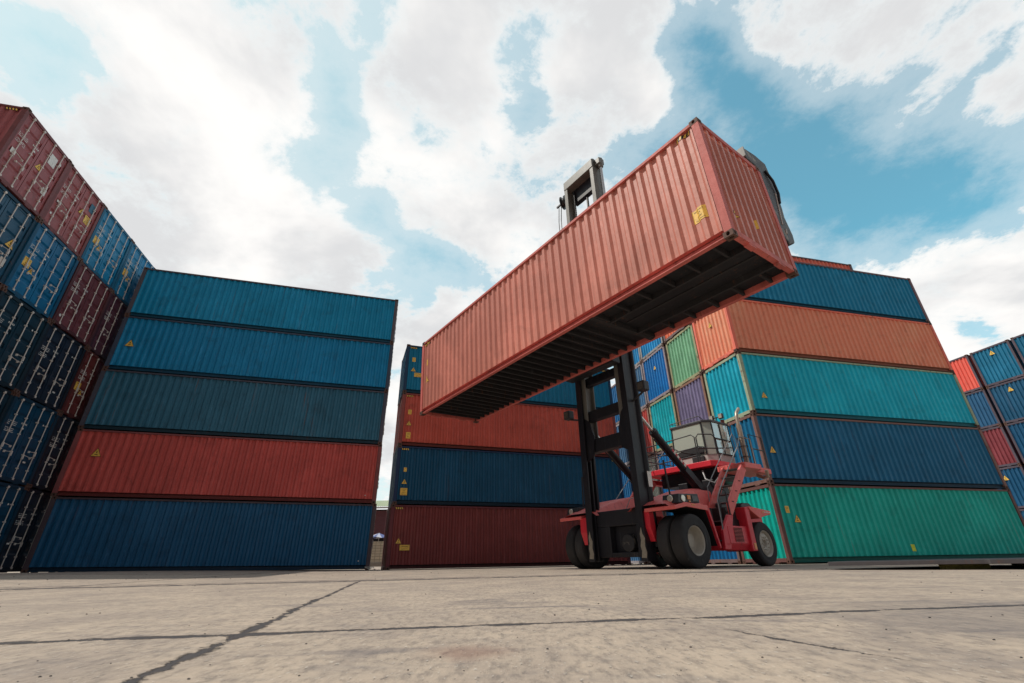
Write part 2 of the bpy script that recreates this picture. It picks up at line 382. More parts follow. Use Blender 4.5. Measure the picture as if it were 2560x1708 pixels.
def door_mesh(H, right):
    m = MB(); y0, y1 = (CW / 2 + .012, CW - .14) if right else (.14, CW / 2 - .012); z0, z1 = .18, H - .14; X = CL - .055
    n = 5; Z = [z0]; D = [0]; hh = (z1 - z0) / n
    for k in range(n - 1):
        c = z0 + (k + 1) * hh; Z += [c - .11, c - .05, c + .05, c + .11]; D += [0, -.035, -.035, 0]
    Z.append(z1); D.append(0); ya, yb = y0 + .09, y1 - .09
    for k in range(len(Z) - 1): m.quad((X + D[k], ya, Z[k]), (X + D[k], yb, Z[k]), (X + D[k + 1], yb, Z[k + 1]), (X + D[k + 1], ya, Z[k + 1]))
    for k in range(1, len(Z) - 2, 4):
        for y in (ya, yb): m.quad(*[(X + D[q], y, Z[q]) for q in (k, k + 1, k + 2, k + 3)])
    m.box(X - .03, X + .006, y0, ya, z0, z1); m.box(X - .03, X + .006, yb, y1, z0, z1)
    m.box(X - .03, X + .012, ya, yb, z0 - .02, z0 + .06); m.box(X - .03, X + .012, ya, yb, z1 - .06, z1 + .015)
    yh = y1 if right else y0 - .04
    for k in range(4): z = z0 + .2 + k * (z1 - z0 - .5) / 3; m.box(X - .02, X + .03, yh, yh + .04, z, z + .16)
    return m.mesh('door')
def rod_mesh(H, y, s):
    m = MB(); X = CL - .018
    m.tube([(X, y, .13), (X, y, H - .08)], .016, 8)
    for z in (.15, H - .13): m.box(X - .035, X + .025, y - .038, y + .038, z - .03, z + .04)
    for z in (.52, 1.0, 1.62, 2.2): m.box(X - .04, X + .024, y - .035, y + .035, z - .02, z + .02)
    return m.mesh('locking_rod')
def handle_mesh(y, s, z):
    m = MB(); X = CL + .005; m.tube([(X, y, z), (X + .02, y + s * .06, z), (X + .02, y + s * .36, z - .03)], [.010, .010, .009], 6)
    m.box(X - .03, X + .02, y + s * .34 - .02, y + s * .34 + .02, z - .07, z + .0); m.box(X - .03, X + .015, y - .035, y + .02, z - .13, z + .03)
    return m.mesh('door_handle')
SETS = {}
RODS = (.40, .92, CW - .92, CW - .40)
def meshset(H):
    if H in SETS: return SETS[H]
    S = dict(side=side_panel(H), sideb=side_panel(H, True), end=end_panel(H), br=bottom_rail(), brb=bottom_rail(True), tr=top_rail(H), trb=top_rail(H, True),
             cast=casting_mesh(), post=post_mesh(H), roof=roof_mesh(H), floor=floor_mesh(), hd0=header(H, .01, .07), hd1=header(H, CL - .07, CL - .01),
             sl0=sill(.01, .12), sl1=sill(CL - .12, CL - .01), dl=door_mesh(H, False), dr=door_mesh(H, True))
    for i, y in enumerate(RODS): S['rod%d' % i] = rod_mesh(H, y, 1 if i % 2 == 0 else -1)
    for i, (y, s) in enumerate(((RODS[0], 1), (RODS[1], -1), (RODS[2], 1), (RODS[3], -1))): S['hn%d' % i] = handle_mesh(y, s, 1.18 if i in (0, 3) else .98)
    for k in ('end',): fixn(S[k])
    SETS[H] = S; return S

rod_m = paint('galvanised', (.72, .66, .60), rust=.16, fade=.3, rough=.5)
black_m = flat('dark_void', (.012, .012, .014), .9)
under_m = paint('underframe_black', (.011, .011, .014), rust=.12, fade=.3, rough=.7)
beam_m = paint('crossmember_black', (.022, .020, .022), rust=.20, fade=.3, rough=.7)
yel_m = flat('sticker_yellow', (.98, .60, .10), .5)
blk_m = flat('sticker_black', (.015, .015, .02), .6)
wht_m = flat('sticker_white', (.85, .83, .78), .6)

def conform(side, H):
    """(a along wall, z, lift) -> local point on the wall"""
    K = 1 if H == 2.896 else 0   # only the lifted box shows its stickers folded into the ribs
    if side == 'front': return lambda a, z, l: (a, .030 + K * corr(a, SX0, SX1, SP, sdh(H)) - l, z)
    if side == 'back': return lambda a, z, l: (a, CW - .030 - K * corr(a, SX0, SX1, SP, sdh(H)) + l, z)
    if side == 'end': return lambda a, z, l: (.025 + K * corr(a, EY0, EY1, EP, ED, .30, .18) - l, a, z)
    return lambda a, z, l: (CL - .052 + l, a, z)
def bks(side, a0, a1):
    X = corr_xs(SX0, SX1, SP) if side in ('front', 'back') else corr_xs(EY0, EY1, EP, .30, .18) if side == 'end' else []
    return [a0] + [x for x in X if a0 + 1e-4 < x < a1 - 1e-4] + [a1]
def decal(mb, side, H, poly, lift, mi):
    """convex polygon in (a, z) laid on the wall, following its corrugation"""
    f = conform(side, H); A = [p[0] for p in poly]; xs = sorted(set(bks(side, min(A), max(A)) + A)); mb.mi = mi
    def span(x):
        zz = []
        for (x0, z0), (x1, z1) in zip(poly, poly[1:] + poly[:1]):
            if abs(x1 - x0) < 1e-9:
                if abs(x - x0) < 1e-6: zz += [z0, z1]
            elif min(x0, x1) - 1e-6 <= x <= max(x0, x1) + 1e-6: zz.append(z0 + (z1 - z0) * (x - x0) / (x1 - x0))
        return min(zz), max(zz)
    for a, b in zip(xs, xs[1:]):
        za, zb = span(a), span(b); mb.quad(f(a, za[0], lift), f(b, zb[0], lift), f(b, zb[1], lift), f(a, za[1], lift))
_txt = {}
def text_mesh(s, size):
    k = (s, size)
    if k in _txt: return _txt[k]
    cu = bpy.data.curves.new('t', 'FONT'); cu.body = s; cu.size = size; cu.align_x = 'CENTER'; cu.align_y = 'CENTER'; cu.resolution_u = 2; cu.space_line = .95
    o = bpy.data.objects.new('t', cu); col.objects.link(o); bpy.context.view_layer.update()
    me = o.to_mesh(); V = [tuple(v.co) for v in me.vertices]; F = [tuple(p.vertices) for p in me.polygons]; o.to_mesh_clear()
    bpy.data.objects.remove(o); _txt[k] = (V, F); return V, F
def letter(mb, side, H, s, size, a, z, lift, mi, mirror=True, sx=1.):
    """writing on the wall; the photograph shows it mirrored"""
    V, F = text_mesh(s, size); f = conform(side, H); i = len(mb.v)
    vis = {'front': 1, 'back': -1, 'end': -1, 'door': 1}[side] * (-1 if mirror else 1)
    for x, y, _ in V: mb.v.append(f(a + vis * x * sx, z + y, lift))
    for q in F: mb.f.append(tuple(i + k for k in q)); mb.m.append(mi)
def sticker(rt_, side, H, kind, a, z, s=1., mats=None):
    mb = MB(); nm = 'warning_sticker'
    if kind == 'tri':
        r = .17 * s; decal(mb, side, H, [(a - r * 1.12, z - r * .90), (a + r * 1.12, z - r * .90), (a, z + r * 1.15)], .004, 1)
        decal(mb, side, H, [(a - r, z - r * .82), (a + r, z - r * .82), (a, z + r * .98)], .007, 0)
        mb.mi = 1
        decal(mb, side, H, [(a - .02 * s, z - .02 * s), (a + .02 * s, z - .02 * s), (a + .012 * s, z + .07 * s), (a - .012 * s, z + .07 * s)], .010, 1)
        decal(mb, side, H, [(a - .055 * s, z - .085 * s), (a + .055 * s, z - .085 * s), (a + .055 * s, z - .06 * s), (a - .055 * s, z - .06 * s)], .010, 1)
    elif kind == 'wide':
        decal(mb, side, H, [(a - .29 * s, z - .15 * s), (a + .29 * s, z - .15 * s), (a + .29 * s, z + .15 * s), (a - .29 * s, z + .15 * s)], .006, 0)
        letter(mb, side, H, 'CAUTION', .095 * s, a, z + .06 * s, .010, 1); letter(mb, side, H, "9'6\" HIGH", .075 * s, a, z - .07 * s, .010, 1); nm = 'height_placard'
    elif kind == 'square':
        decal(mb, side, H, [(a - .2 * s, z - .2 * s), (a + .2 * s, z - .2 * s), (a + .2 * s, z + .2 * s), (a - .2 * s, z + .2 * s)], .006, 0)
        letter(mb, side, H, 'CAUTION', .065 * s, a, z + .13 * s, .010, 1); letter(mb, side, H, "9'6\"", .075 * s, a, z + .04 * s, .010, 1); letter(mb, side, H, 'HIGH', .065 * s, a, z - .06 * s, .010, 1)
        letter(mb, side, H, 'CONTAINER', .052 * s, a, z - .15 * s, .010, 1); nm = 'height_placard'
    elif kind == 'small':
        decal(mb, side, H, [(a - .085 * s, z - .12 * s), (a + .085 * s, z - .12 * s), (a + .085 * s, z + .12 * s), (a - .085 * s, z + .12 * s)], .006, 0)
        letter(mb, side, H, '9\'6"', .06 * s, a, z + .045 * s, .010, 1); letter(mb, side, H, '2.9', .05 * s, a, z - .06 * s, .010, 1); nm = 'height_placard'
    elif kind == 'plate':
        decal(mb, side, H, [(a - .13 * s, z - .17 * s), (a + .13 * s, z - .17 * s), (a + .13 * s, z + .17 * s), (a - .13 * s, z + .17 * s)], .006, 0); nm = 'data_plate'
    elif kind == 'dot':
        decal(mb, side, H, [(a + .05 * s * math.cos(t * .7854), z + .05 * s * math.sin(t * .7854)) for t in range(8)], .006, 0); nm = 'round_label'
    elif kind == 'bar':
        decal(mb, side, H, [(a - .09 * s, z - .035 * s), (a + .09 * s, z - .035 * s), (a + .09 * s, z + .035 * s), (a - .09 * s, z + .035 * s)], .006, 0); nm = 'white_label'
    elif kind == 'lines':   # rows of small stencilled marks, too small to read
        rr = random.Random(int(a * 97 + z * 31) + mats[2] if mats and len(mats) > 2 else 5)
        zz = z
        for row in range(6):
            if row == 3: zz -= .07
            x = a - .20
            while x < a + .20:
                ww = rr.uniform(.018, .034)
                if rr.random() < .85: decal(mb, side, H, [(x, zz), (x + ww, zz), (x + ww, zz + .024), (x, zz + .024)], .006, 0)
                x += ww + .010
            zz -= .058
        for q in range(5):
            decal(mb, side, H, [(a + .42 + q * .06, z + .02), (a + .455 + q * .06, z + .02), (a + .455 + q * .06, z + .08), (a + .42 + q * .06, z + .08)], .006, 0)
        decal(mb, side, H, [(a + .5, z - .14), (a + .62, z - .14), (a + .62, z - .08), (a + .5, z - .08)], .006, 0); nm = 'stencilled_marks'; mats = mats[:2]
    elif kind == 'hazard':
        decal(mb, side, H, [(a - .17, z - .045), (a + .17, z - .045), (a + .17, z + .045), (a - .17, z + .045)], .005, 1)
        for q in range(4):
            x = a - .16 + q * .088; decal(mb, side, H, [(x, z + .04), (x + .045, z + .04), (x + .075, z - .04), (x + .03, z - .04)], .009, 0)
        nm = 'hazard_stripe'
    return put(nm, mb.mesh(nm), mats or [yel_m, blk_m], rt_)

def container(name, label, group, H, m_body, m_frame, M=None, loc=None, rz=0, doors='full', stickers=(), tunnel=False, tilt=0, m_rail_shaded=None, m_end=None):
    S = meshset(H); r = root(name, label, 'shipping container', loc or (0, 0, 0), rz, group)
    if M is not None: r.matrix_world = M
    else:   # the stacks are never perfectly flush
        jx = R_.uniform(-.035, .035); r.location = (r.location.x + jx * math.cos(rz) - R_.uniform(-.012, .012) * math.sin(rz), r.location.y + jx * math.sin(rz), r.location.z); r.rotation_euler = (0, 0, rz + R_.uniform(-.0012, .0012))
    if tilt: r.rotation_euler = (0, tilt, rz)
    p = lambda n, k, mt=m_body: put(n, S[k], mt, r)
    p('side_panel', 'side'); p('side_panel', 'sideb'); p('end_panel', 'end', m_end or m_body); p('roof', 'roof')
    if tunnel: put('underframe', floor_mesh(True), [under_m, beam_m], r)
    else: p('underframe', 'floor', [under_m, beam_m])
    for k in ('br', 'brb'): p('bottom_rail', k, m_rail_shaded or m_frame)
    for k in ('tr', 'trb'): p('top_rail', k, m_frame)
    p('end_header', 'hd0', m_frame); p('end_header', 'hd1', m_frame); p('end_sill', 'sl0', m_frame); p('end_sill', 'sl1', m_frame)
    for ix in (0, 1):
        for iy in (0, 1):
            o = p('corner_post', 'post', m_frame); o.scale = (-1 if ix else 1, -1 if iy else 1, 1); o.location = (CL * ix, CW * iy, 0)
            for iz in (0, 1):
                o = p('corner_casting', 'cast', [m_cast, black_m]); o.scale = (-1 if ix else 1, -1 if iy else 1, -1 if iz else 1); o.location = (CL * ix, CW * iy, H * iz)
    for q, k in enumerate(('dl', 'dr')):
        dr = p('door', k)
        if doors == 'full':
            for i in (0, 1):
                rd = put('locking_rod', S['rod%d' % (q * 2 + i)], rod_m, dr); put('door_handle', S['hn%d' % (q * 2 + i)], rod_m, dr)
    for st in stickers: sticker(r, st[0], H, *st[1:])
    return r
m_cast = paint('casting_rusty', (.115, .060, .045), rust=.35, fade=.35, rough=.7)

def body(nm, rgb, g=1.9, rust=.05, fade=.3, dirt=.35, frame=None, frust=.25):
    c = lin(rgb, g); mb = paint('paint_' + nm, c, rust, fade + .15, .46, dirt + .1, coat=.0)
    fc = lin(frame, g) if frame else tuple(x * .75 for x in c)
    return mb, paint('frame_' + nm, fc, frust, fade, .6, .5), paint('rail_' + nm, tuple(x * .28 + .004 for x in c), rust, .2, .6, .4)  # bottom rail darkened: the shadow band between tiers is put into its colour
TIER = ['bottom tier', 'second tier up', 'third tier up', 'fourth tier up', 'fifth tier up', 'sixth tier up']
def place(M2, dx, H): pass

# --- block A: long sides of five stacked containers, left of the middle
HA = 2.684; AY = .2732; AX, AYY = -18.035, 18.44
hz = lambda side, H, end=0: [(side, 'hazard', .36 if not end else CL - .36, H - .17)]
specA = [('navy', (10, 68, 100), .03, (60, 50, 55), 'dark blue container with a rusty right corner post', []),
         ('brick', (158, 66, 60), .05, (110, 60, 60), 'brick red container with a small yellow triangle', [('front', 'tri', .95, 1.72)]),
         ('slate', (36, 84, 104), .14, (60, 60, 70), 'dull slate blue container with grey scuffs', []),
         ('azure', (0, 104, 142), .03, (50, 60, 75), 'bright blue container with a small yellow triangle', [('front', 'tri', .62, 1.30)]),
         ('lagoon', (0, 112, 146), .04, (70, 65, 70), 'teal blue container with worn white streaks', [])]
for k, (nm, rgb, ru, fr, lb, st) in enumerate(specA):
    mb_, mf_, mr_ = body('A_' + nm, rgb, 1.75, ru, .35, .4, fr, .3)
    container('shipping_container', lb + ', ' + TIER[k] + ', stack left of the gap', 'containers stacked left of the gap', HA, mb_, mf_, m_rail_shaded=mr_,
              loc=(AX, AYY, .14 + k * HA), rz=AY, tilt=.010, stickers=st + [('front', 'dot', 11.7, .35, .5, [wht_m, wht_m])] * (k < 2))

# --- block M: four behind the lifted container
HM = 2.6964; MX, MYY, MA = -5.59, 21.93, .3367
specM = [('maroon', (106, 46, 44), 'dark maroon container', [('tri', .45, 1.15, .72), ('wide', .74, .88, .75)], (90, 40, 45)),
         ('navy', (3, 64, 92), 'dark navy blue container', [('small', .44, 1.56, .8), ('tri', .44, 1.01, .7), ('square', .45, .56, .8)], (20, 40, 70)),
         ('rust', (168, 74, 60), 'brownish red container', [('small', .43, 1.69), ('tri', .43, 1.11, .7), ('small', .44, .51, 1.3)], (120, 60, 55)),
         ('blue', (0, 100, 130), 'mid blue container', [('small', .43, 1.85), ('tri', .44, 1.29, .7), ('wide', .72, 1.01, .75)], (20, 50, 75))]
for k, (nm, rgb, lb, st, fr) in enumerate(specM):
    mb_, mf_, mr_ = body('M_' + nm, rgb, 1.55, .02, .3, .35, fr, .1)
    container('shipping_container', lb + ', ' + TIER[k] + ', stack behind the lifted container', 'containers stacked behind the lifted one', HM, mb_, mf_, m_rail_shaded=mr_,
              loc=(MX, MYY, k * HM), rz=MA, stickers=[('front',) + q for q in st] + hz('front', HM) + hz('front', HM, 1))

# --- block R: big corner stack on the right; columns run away to the left behind the truck
HR = 2.706; RX, RY, RA = 9.548, 17.688, .2477; RG = 2.565
specR = {
 (0, 0): ('jade', (0, 132, 122), 'rust streaked jade green container', .06, (78, 52, 50), [('front', 'small', .47, 1.78), ('front', 'tri', .80, 1.46, .8), ('front', 'plate', 5.74, .45, .7, 'lime')]),
 (0, 1): ('royal', (0, 76, 108), 'deep blue container with yellow triangle', .04, (95, 70, 65), [('front', 'tri', .52, 1.26, .8)]),
 (0, 2): ('teal', (0, 138, 158), 'teal container with pale peeling end', .05, (120, 130, 110), [('front', 'tri', .78, .80, .8)]),
 (0, 3): ('orange', (236, 112, 88), 'bright orange container', .02, (190, 90, 75), [('end', 'tri', 1.26, 1.88, .7)]),
 (0, 4): ('petrol', (0, 98, 130), 'deep petrol blue container', .02, (90, 70, 75), []),
 (1, 0): ('cobalt', (0, 82, 128), 'cobalt blue container', .05, None, []),
 (1, 1): ('cobalt', (0, 82, 128), 'cobalt blue container', .05, None, []),
 (1, 2): ('plum', (98, 92, 120), 'faded purple grey container', .12, (120, 90, 75), []),
 (1, 3): ('sage', (95, 140, 110), 'weathered pale green container', .16, (130, 130, 100), []),
 (1, 4): ('orange2', (215, 105, 75), 'orange red container', .05, None, []),
 (1, 5): ('tomato', (205, 95, 75), 'tomato red container', .03, None, []),
 (2, 0): ('cobalt', (0, 82, 128), 'cobalt blue container', .05, None, []),
 (2, 1): ('sea', (0, 95, 150), 'sea blue container', .05, None, []),
 (2, 2): ('teal2', (0, 140, 150), 'clean teal container', .04, (130, 130, 105), []),
 (2, 3): ('ocean', (0, 95, 155), 'vivid blue container with a yellow triangle', .05, (120, 110, 115), [('end', 'tri', 1.2, 1.81, .7)]),
 (2, 4): ('sky', (0, 105, 150), 'light blue container', .06, (120, 120, 120), []),
 (3, 0): ('cobalt', (0, 82, 128), 'cobalt blue container', .05, None, []),
 (3, 1): ('bone', (165, 175, 165), 'pale grey container', .10, None, []),
 (3, 2): ('red2', (165, 65, 60), 'faded red container', .08, (130, 100, 90), []),
 (3, 3): ('steel', (48, 86, 118), 'steel blue container with a yellow triangle', .10, (120, 115, 120), [('end', 'tri', 1.3, 1.80, .7)]),
 (3, 4): ('sky', (0, 105, 150), 'light blue container', .06, (120, 120, 120), []),
}
for j in (4, 5):
    for k in range(4): specR[(j, k)] = (('cobalt', (0, 82, 128), 'cobalt blue container', .05, None, []) if (j + k) % 2 else ('steel', (48, 86, 118), 'steel blue container', .10, (120, 115, 120), []))
COLN = ['corner', 'second', 'third', 'fourth', 'fifth', 'sixth']
lime_m = flat('sticker_lime', (.75, .85, .05), .5)
for (j, k), (nm, rgb, lb, ru, fr, st) in specR.items():
    mb_, mf_, mr_ = body('R_' + nm + str(min(j, 1)), rgb, 1.95 if j == 0 else 1.5, ru, .35, .22 if nm == 'orange' else .32, fr or (95, 80, 80), .42)
    st2 = [s[:5] + ([lime_m, lime_m],) if s[1] == 'plate' else s for s in st]
    container('shipping_container', '%s, %s, %s column of right stack' % (lb, TIER[k], COLN[j]), 'containers in the right corner stack', HR, mb_, mf_, m_rail_shaded=mr_,
              loc=(RX - j * RG * math.sin(RA), RY + j * RG * math.cos(RA), .02 + k * HR), rz=RA, doors='full' if j == 0 else 'plain', stickers=st2, m_end=paint('end_' + nm, lin(rgb, 1.6), .05, .95, .5, .45, chips=(.40, .50, .42)) if nm in ('teal', 'sage', 'plum', 'steel', 'sky', 'teal2') else None)

# --- block L: door ends of the left wall
HL = 2.866; LX, LY, LA, LG = -16.40, 10.43, -.2426, 2.46
specL = {
 (0, 4): ('wine', (128, 68, 70), 'maroon container with corrugated side showing', .05), (1, 4): ('wine2', (128, 64, 64), 'maroon container with a blue square label', .05),
 (2, 4): ('cerulean', (0, 102, 138), 'bright blue container', .03), (3, 4): ('cerulean', (0, 102, 138), 'bright blue container', .03),
 (0, 3): ('ink', (20, 70, 96), 'inky blue container', .05), (1, 3): ('azure', (0, 92, 132), 'vivid blue container with a big yellow placard', .03),
 (2, 3): ('wine3', (100, 50, 55), 'dark maroon container', .05), (3, 3): ('wine4', (80, 42, 55), 'shaded maroon container', .05),
 (0, 2): ('night', (18, 54, 72), 'dark blue container', .04), (1, 2): ('night', (18, 54, 72), 'dark blue container with white labels', .04),
 (2, 2): ('coal', (28, 42, 62), 'near black blue container', .04), (3, 2): ('russet', (120, 50, 48), 'russet container with a yellow placard', .06),
 (0, 1): ('night', (18, 54, 72), 'dark blue container', .04), (1, 1): ('night', (18, 54, 72), 'dark blue container', .04),
 (2, 1): ('marine', (6, 74, 106), 'marine blue container', .05), (3, 1): ('coal', (28, 42, 62), 'near black container', .04),
 (0, 0): ('night', (18, 54, 72), 'dark blue container', .04), (1, 0): ('marine', (6, 74, 106), 'marine blue container', .05),
 (2, 0): ('marine', (6, 74, 106), 'marine blue container', .05), (3, 0): ('coal', (28, 42, 62), 'near black container', .04)}
tealm = flat('sticker_teal', (.02, .12, .2), .5)
for (j, k), (nm, rgb, lb, ru) in specL.items():
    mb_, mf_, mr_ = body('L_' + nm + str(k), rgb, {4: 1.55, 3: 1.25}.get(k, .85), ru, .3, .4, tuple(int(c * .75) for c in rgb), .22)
    sd = j * 10 + k; st = [('door', 'lines', .42, 1.95, 1., [wht_m, wht_m, sd]), ('door', 'hazard', .36, HL - .07), ('door', 'hazard', CW - .36, HL - .07)]
    rr = random.Random(sd)
    if nm in ('cerulean', 'azure', 'russet'): st += [('door', 'square', .40, 1.28, .85), ('door', 'tri', .70, 1.10, .65)]
    elif nm in ('wine',): st += [('door', 'plate', 1.78, 2.2, 1.3, [wht_m, wht_m]), ('door', 'plate', 2.05, .98, .8, [wht_m, wht_m]), ('door', 'tri', 1.42, 1.55, .8), ('door', 'plate', .36, 1.2, .6, [wht_m, wht_m]), ('door', 'dot', 2.1, 2.35, 1.3, [wht_m, wht_m])]
    elif nm in ('wine2',): st += [('door', 'plate', 1.95, 2.2, 1.2, [tealm, tealm]), ('door', 'square', 1.95, 1.6, .9), ('door', 'tri', 1.5, 1.7, .8), ('door', 'bar', .4, 1.2, 1.3, [wht_m, wht_m]), ('door', 'dot', .3, .6, 1., [wht_m, wht_m])]
    elif nm in ('ink',): st += [('door', 'tri', 2.0, 1.45, 1.), ('door', 'plate', 2.05, .75, .9, [rod_m, rod_m])]
    elif nm in ('wine3',): st += [('door', 'dot', .3, .45, 1.2, [wht_m, wht_m]), ('door', 'dot', 1.6, 1.35, 1., [wht_m, wht_m])]
    else: st += [('door', 'bar', rr.choice((1.75, .3)), rr.uniform(.4, 1.3), .8, [wht_m, wht_m]), ('door', 'dot', 1.9, 2.2, .7, [wht_m, wht_m])]
    if j == 0: st += [('front', 'hazard', CL - .45, HL - .17)]
    ca, sa = math.cos(-LA), math.sin(-LA)
    ax = Vector((math.cos(LA), -math.sin(LA), 0)); ay = Vector((math.sin(LA), math.cos(LA), 0))
    o0 = Vector((LX, LY, .16)) + ay * (j * LG) - ax * CL
    container('shipping_container', '%s, %s, %s column of left wall' % (lb, TIER[k], ['nearest', 'second', 'third', 'farthest'][j]), 'door-end containers of the left wall', HL, mb_, mf_, m_rail_shaded=mr_,
              loc=(o0.x, o0.y, .16 + k * HL), rz=-LA, stickers=st)

# --- block F: far right stack, blank ends facing the yard
HF = 2.6964; FX, FY, FA = 33.416, 33.881, 1.3543
specF = {(0, 4): ('coral', (205, 85, 72), 'coral red container'), (0, 3): ('denim', (30, 78, 112), 'worn denim blue container'), (0, 2): ('maroon', (112, 45, 52), 'maroon container'), (0, 1): ('navy', (4, 68, 102), 'navy blue container with a yellow triangle'),
         (0, 0): ('navy', (4, 68, 102), 'navy blue container'), (1, 4): ('teal', (0, 92, 122), 'teal blue container with pale streaks'), (1, 3): ('dusk', (5, 68, 98), 'dusky blue container with a yellow triangle'),
         (1, 2): ('navy', (4, 68, 102), 'navy blue container'), (1, 1): ('navy', (4, 68, 102), 'navy blue container'), (1, 0): ('navy', (4, 68, 102), 'navy blue container'),
         (2, 4): ('lake', (0, 85, 115), 'lake blue container'), (2, 3): ('dusk', (5, 68, 98), 'dusky blue container'), (2, 2): ('navy', (4, 68, 102), 'navy blue container')}
for (j, k), (nm, rgb, lb) in specF.items():
    mb_, mf_, mr_ = body('F_' + nm, rgb, 1.4, .04, .4, .35, (70, 62, 72), .35)
    xa = Vector((math.sin(FA), math.cos(FA), 0)); ya = Vector((math.cos(FA), -math.sin(FA), 0))
    o0 = Vector((FX, FY, 0)) + ya * ((j + 1) * 2.609 - .08); rz = math.atan2(xa.y, xa.x)
    st = [('end', 'tri', CW - 1.25, {4: 2.2, 3: 2.15, 1: 2.0}[k])] if (j, k) in ((1, 4), (1, 3), (0, 1)) else []
    container('shipping_container', '%s, %s, %s column of far right stack' % (lb, TIER[k], ['farthest', 'middle', 'nearest'][j]), 'containers in the far right stack', HF, mb_, mf_, m_rail_shaded=mr_,
              loc=(o0.x, o0.y, .2 + k * HF), rz=rz, doors='plain', stickers=st)

# --- the container in the air
HH = 2.896; HX, HY, HZ = -3.4036, 16.0813, 5.0709; HR3 = (.032, -.0127, -.9351)
Rm = Matrix.Rotation(HR3[2], 4, 'Z') @ Matrix.Rotation(HR3[1], 4, 'Y') @ Matrix.Rotation(HR3[0], 4, 'X')
HM4 = Matrix.Translation((HX, HY, HZ)) @ Rm
mb_, mf_, mr_ = body('held_salmon', (197, 122, 106), .98, .02, .6, .25, (196, 100, 92), .14)
sb = lambda s: CL - s
container('shipping_container', 'salmon red container hanging in mid air under the container handler', None, HH, mb_, mf_, M=HM4 @ Matrix.Translation((CL, CW, 0)) @ Matrix.Rotation(math.pi, 4, 'Z'),
          tunnel=True, stickers=[('back', 'square', sb(11.70), .80, .72), ('back', 'small', sb(.40), 1.93, .9), ('back', 'tri', sb(.41), 1.27, .75), ('back', 'hazard', .38, HH - .17), ('back', 'hazard', CL - .38, HH - .17),
                                 ('end', 'tri', CW - .45, .72, .62), ('end', 'plate', CW - 1.22, .80, .62, [yel_m, yel_m])])

# ------------------------------------------------------------------ the container handler
SC_, TC_ = -9.1, 10.65
Sx = Vector((math.cos(HR3[2]), math.sin(HR3[2]), 0)); Tx = Vector((-math.sin(HR3[2]), math.cos(HR3[2]), 0))
tp = Sx * SC_ + Tx * TC_
trk = root('container_handler', 'red heavy forklift with tall black mast lifting the salmon container', 'forklift', (tp.x, tp.y, 0), HR3[2])
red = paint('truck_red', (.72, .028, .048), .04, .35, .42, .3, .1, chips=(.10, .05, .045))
red_lit = paint('truck_red_faded', (.86, .16, .145), .03, .5, .5, .25, .1, chips=(.16, .06, .05))  # paler copy of the red: light on hoods, fenders and stairs in the colour
blk = paint('mast_black', (.013, .013, .018), .10, .35, .42, .25, .12, chips=(.10, .085, .07))
blk2 = paint('mast_black_worn', (.028, .028, .032), .42, .5, .5, .3, .12, chips=(.33, .29, .23))
gry = paint('inner_mast_grey', (.165, .16, .145), .06, .35, .4, .35, .1, chips=(.08, .06, .05))  # grey holds the daylight on the raised mast in its colour
rub = paint('tyre_rubber', (.030, .029, .030), .0, .5, .75, .5, .3, chips=(.07, .065, .06))
rimm = paint('rim_grey', (.50, .46, .39), .12, .4, .55, .4, .1)
chrome = flat('chrome', (.75, .73, .70), .22, .9)
steel = flat('tread_steel', (.12, .11, .10), .55, .4)
cabm = paint('cab_grey', (.48, .47, .45), .03, .3, .5, .3, .05)
tubem = flat('rail_black', (.03, .03, .034), .5)
tubew = flat('rail_worn', (.34, .34, .35), .4, .3)
pipem = paint('exhaust_metal', (.42, .35, .28), .2, .4, .38, .4, .1, metal=.6)
amber = flat('amber_lens', (.85, .25, .02), .3)
lensm = flat('lamp_lens', (.75, .72, .62), .12, .3)
glass = bpy.data.materials.new('tinted_glass'); glass.use_nodes = True; _T = NT(glass.node_tree); _b = _T.n['Principled BSDF']
_b.inputs['Base Color'].default_value = (.56, .62, .55, 1); _b.inputs['Roughness'].default_value = .08
_b.inputs['Transmission Weight'].default_value = .22
BX = lambda *a: MB().box(*a)
def P(nm, m, mat, bev=0, sm=0, par=None): return put(nm, m, mat, par or trk, bev, sm)

# mast
for s, x0 in ((-1, -.97), (1, .85)):
    m = MB(); xo = x0 if s < 0 else x0 + .14
    m.box(xo, xo + .06, -.70, -.34, .18, 7.9)
    for y0 in (-.70, -.54, -.39): m.box(x0 + (0.06 if s < 0 else 0), x0 + (.22 if s < 0 else .14), y0, y0 + .05, .18, 7.9)
    P('outer_upright', m, blk, .008)
    m = MB(); z = .30
    pts = [(-.01, .26), (.02, .40), (-.005, .52), (.03, .66), (.015, .80), (.07, .96), (.10, .80), (.155, .70), (.13, .52), (.17, .38), (.14, .25)]
    m.prism(pts, lambda x, zz: (x0 + .04 + x, -.704, zz), lambda x, zz: (x0 + .04 + x, -.709, zz)); P('worn_patch', m, flat('bare_worn_metal', (.33, .29, .23), .7))
    xi = -.80 if s < 0 else .62
    m = MB(); xw = xi if s > 0 else xi + .12
    m.box(xi, xi + .17, -.60, -.56, 3.2, 14.0); m.box(xi, xi + .17, -.24, -.20, 3.2, 14.0); m.box(xi + (.0 if s < 0 else .11), xi + (.06 if s < 0 else .17), -.56, -.24, 3.2, 14.0)
    P('inner_upright', m, gry, .01)
    m = MB(); xc = s * .98 + .06
    m.tube([(xc, -.26, .5), (xc, -.26, 7.6)], .085, 14); m.tube([(xc, -.26, 7.55), (xc, -.26, 7.75)], .11, 14); P('lift_cylinder', m, blk, 0, 40)
m = MB(); m.tube([(.93, -.30, 7.7), (.93, -.30, 13.75)], .058, 14); P('lift_rod', m, chrome, 0, 40)
m = MB(); m.tube([(-.80, -.12, 7.7), (-.80, -.12, 13.1)], .045, 12); P('lift_rod', m, blk, 0, 40)
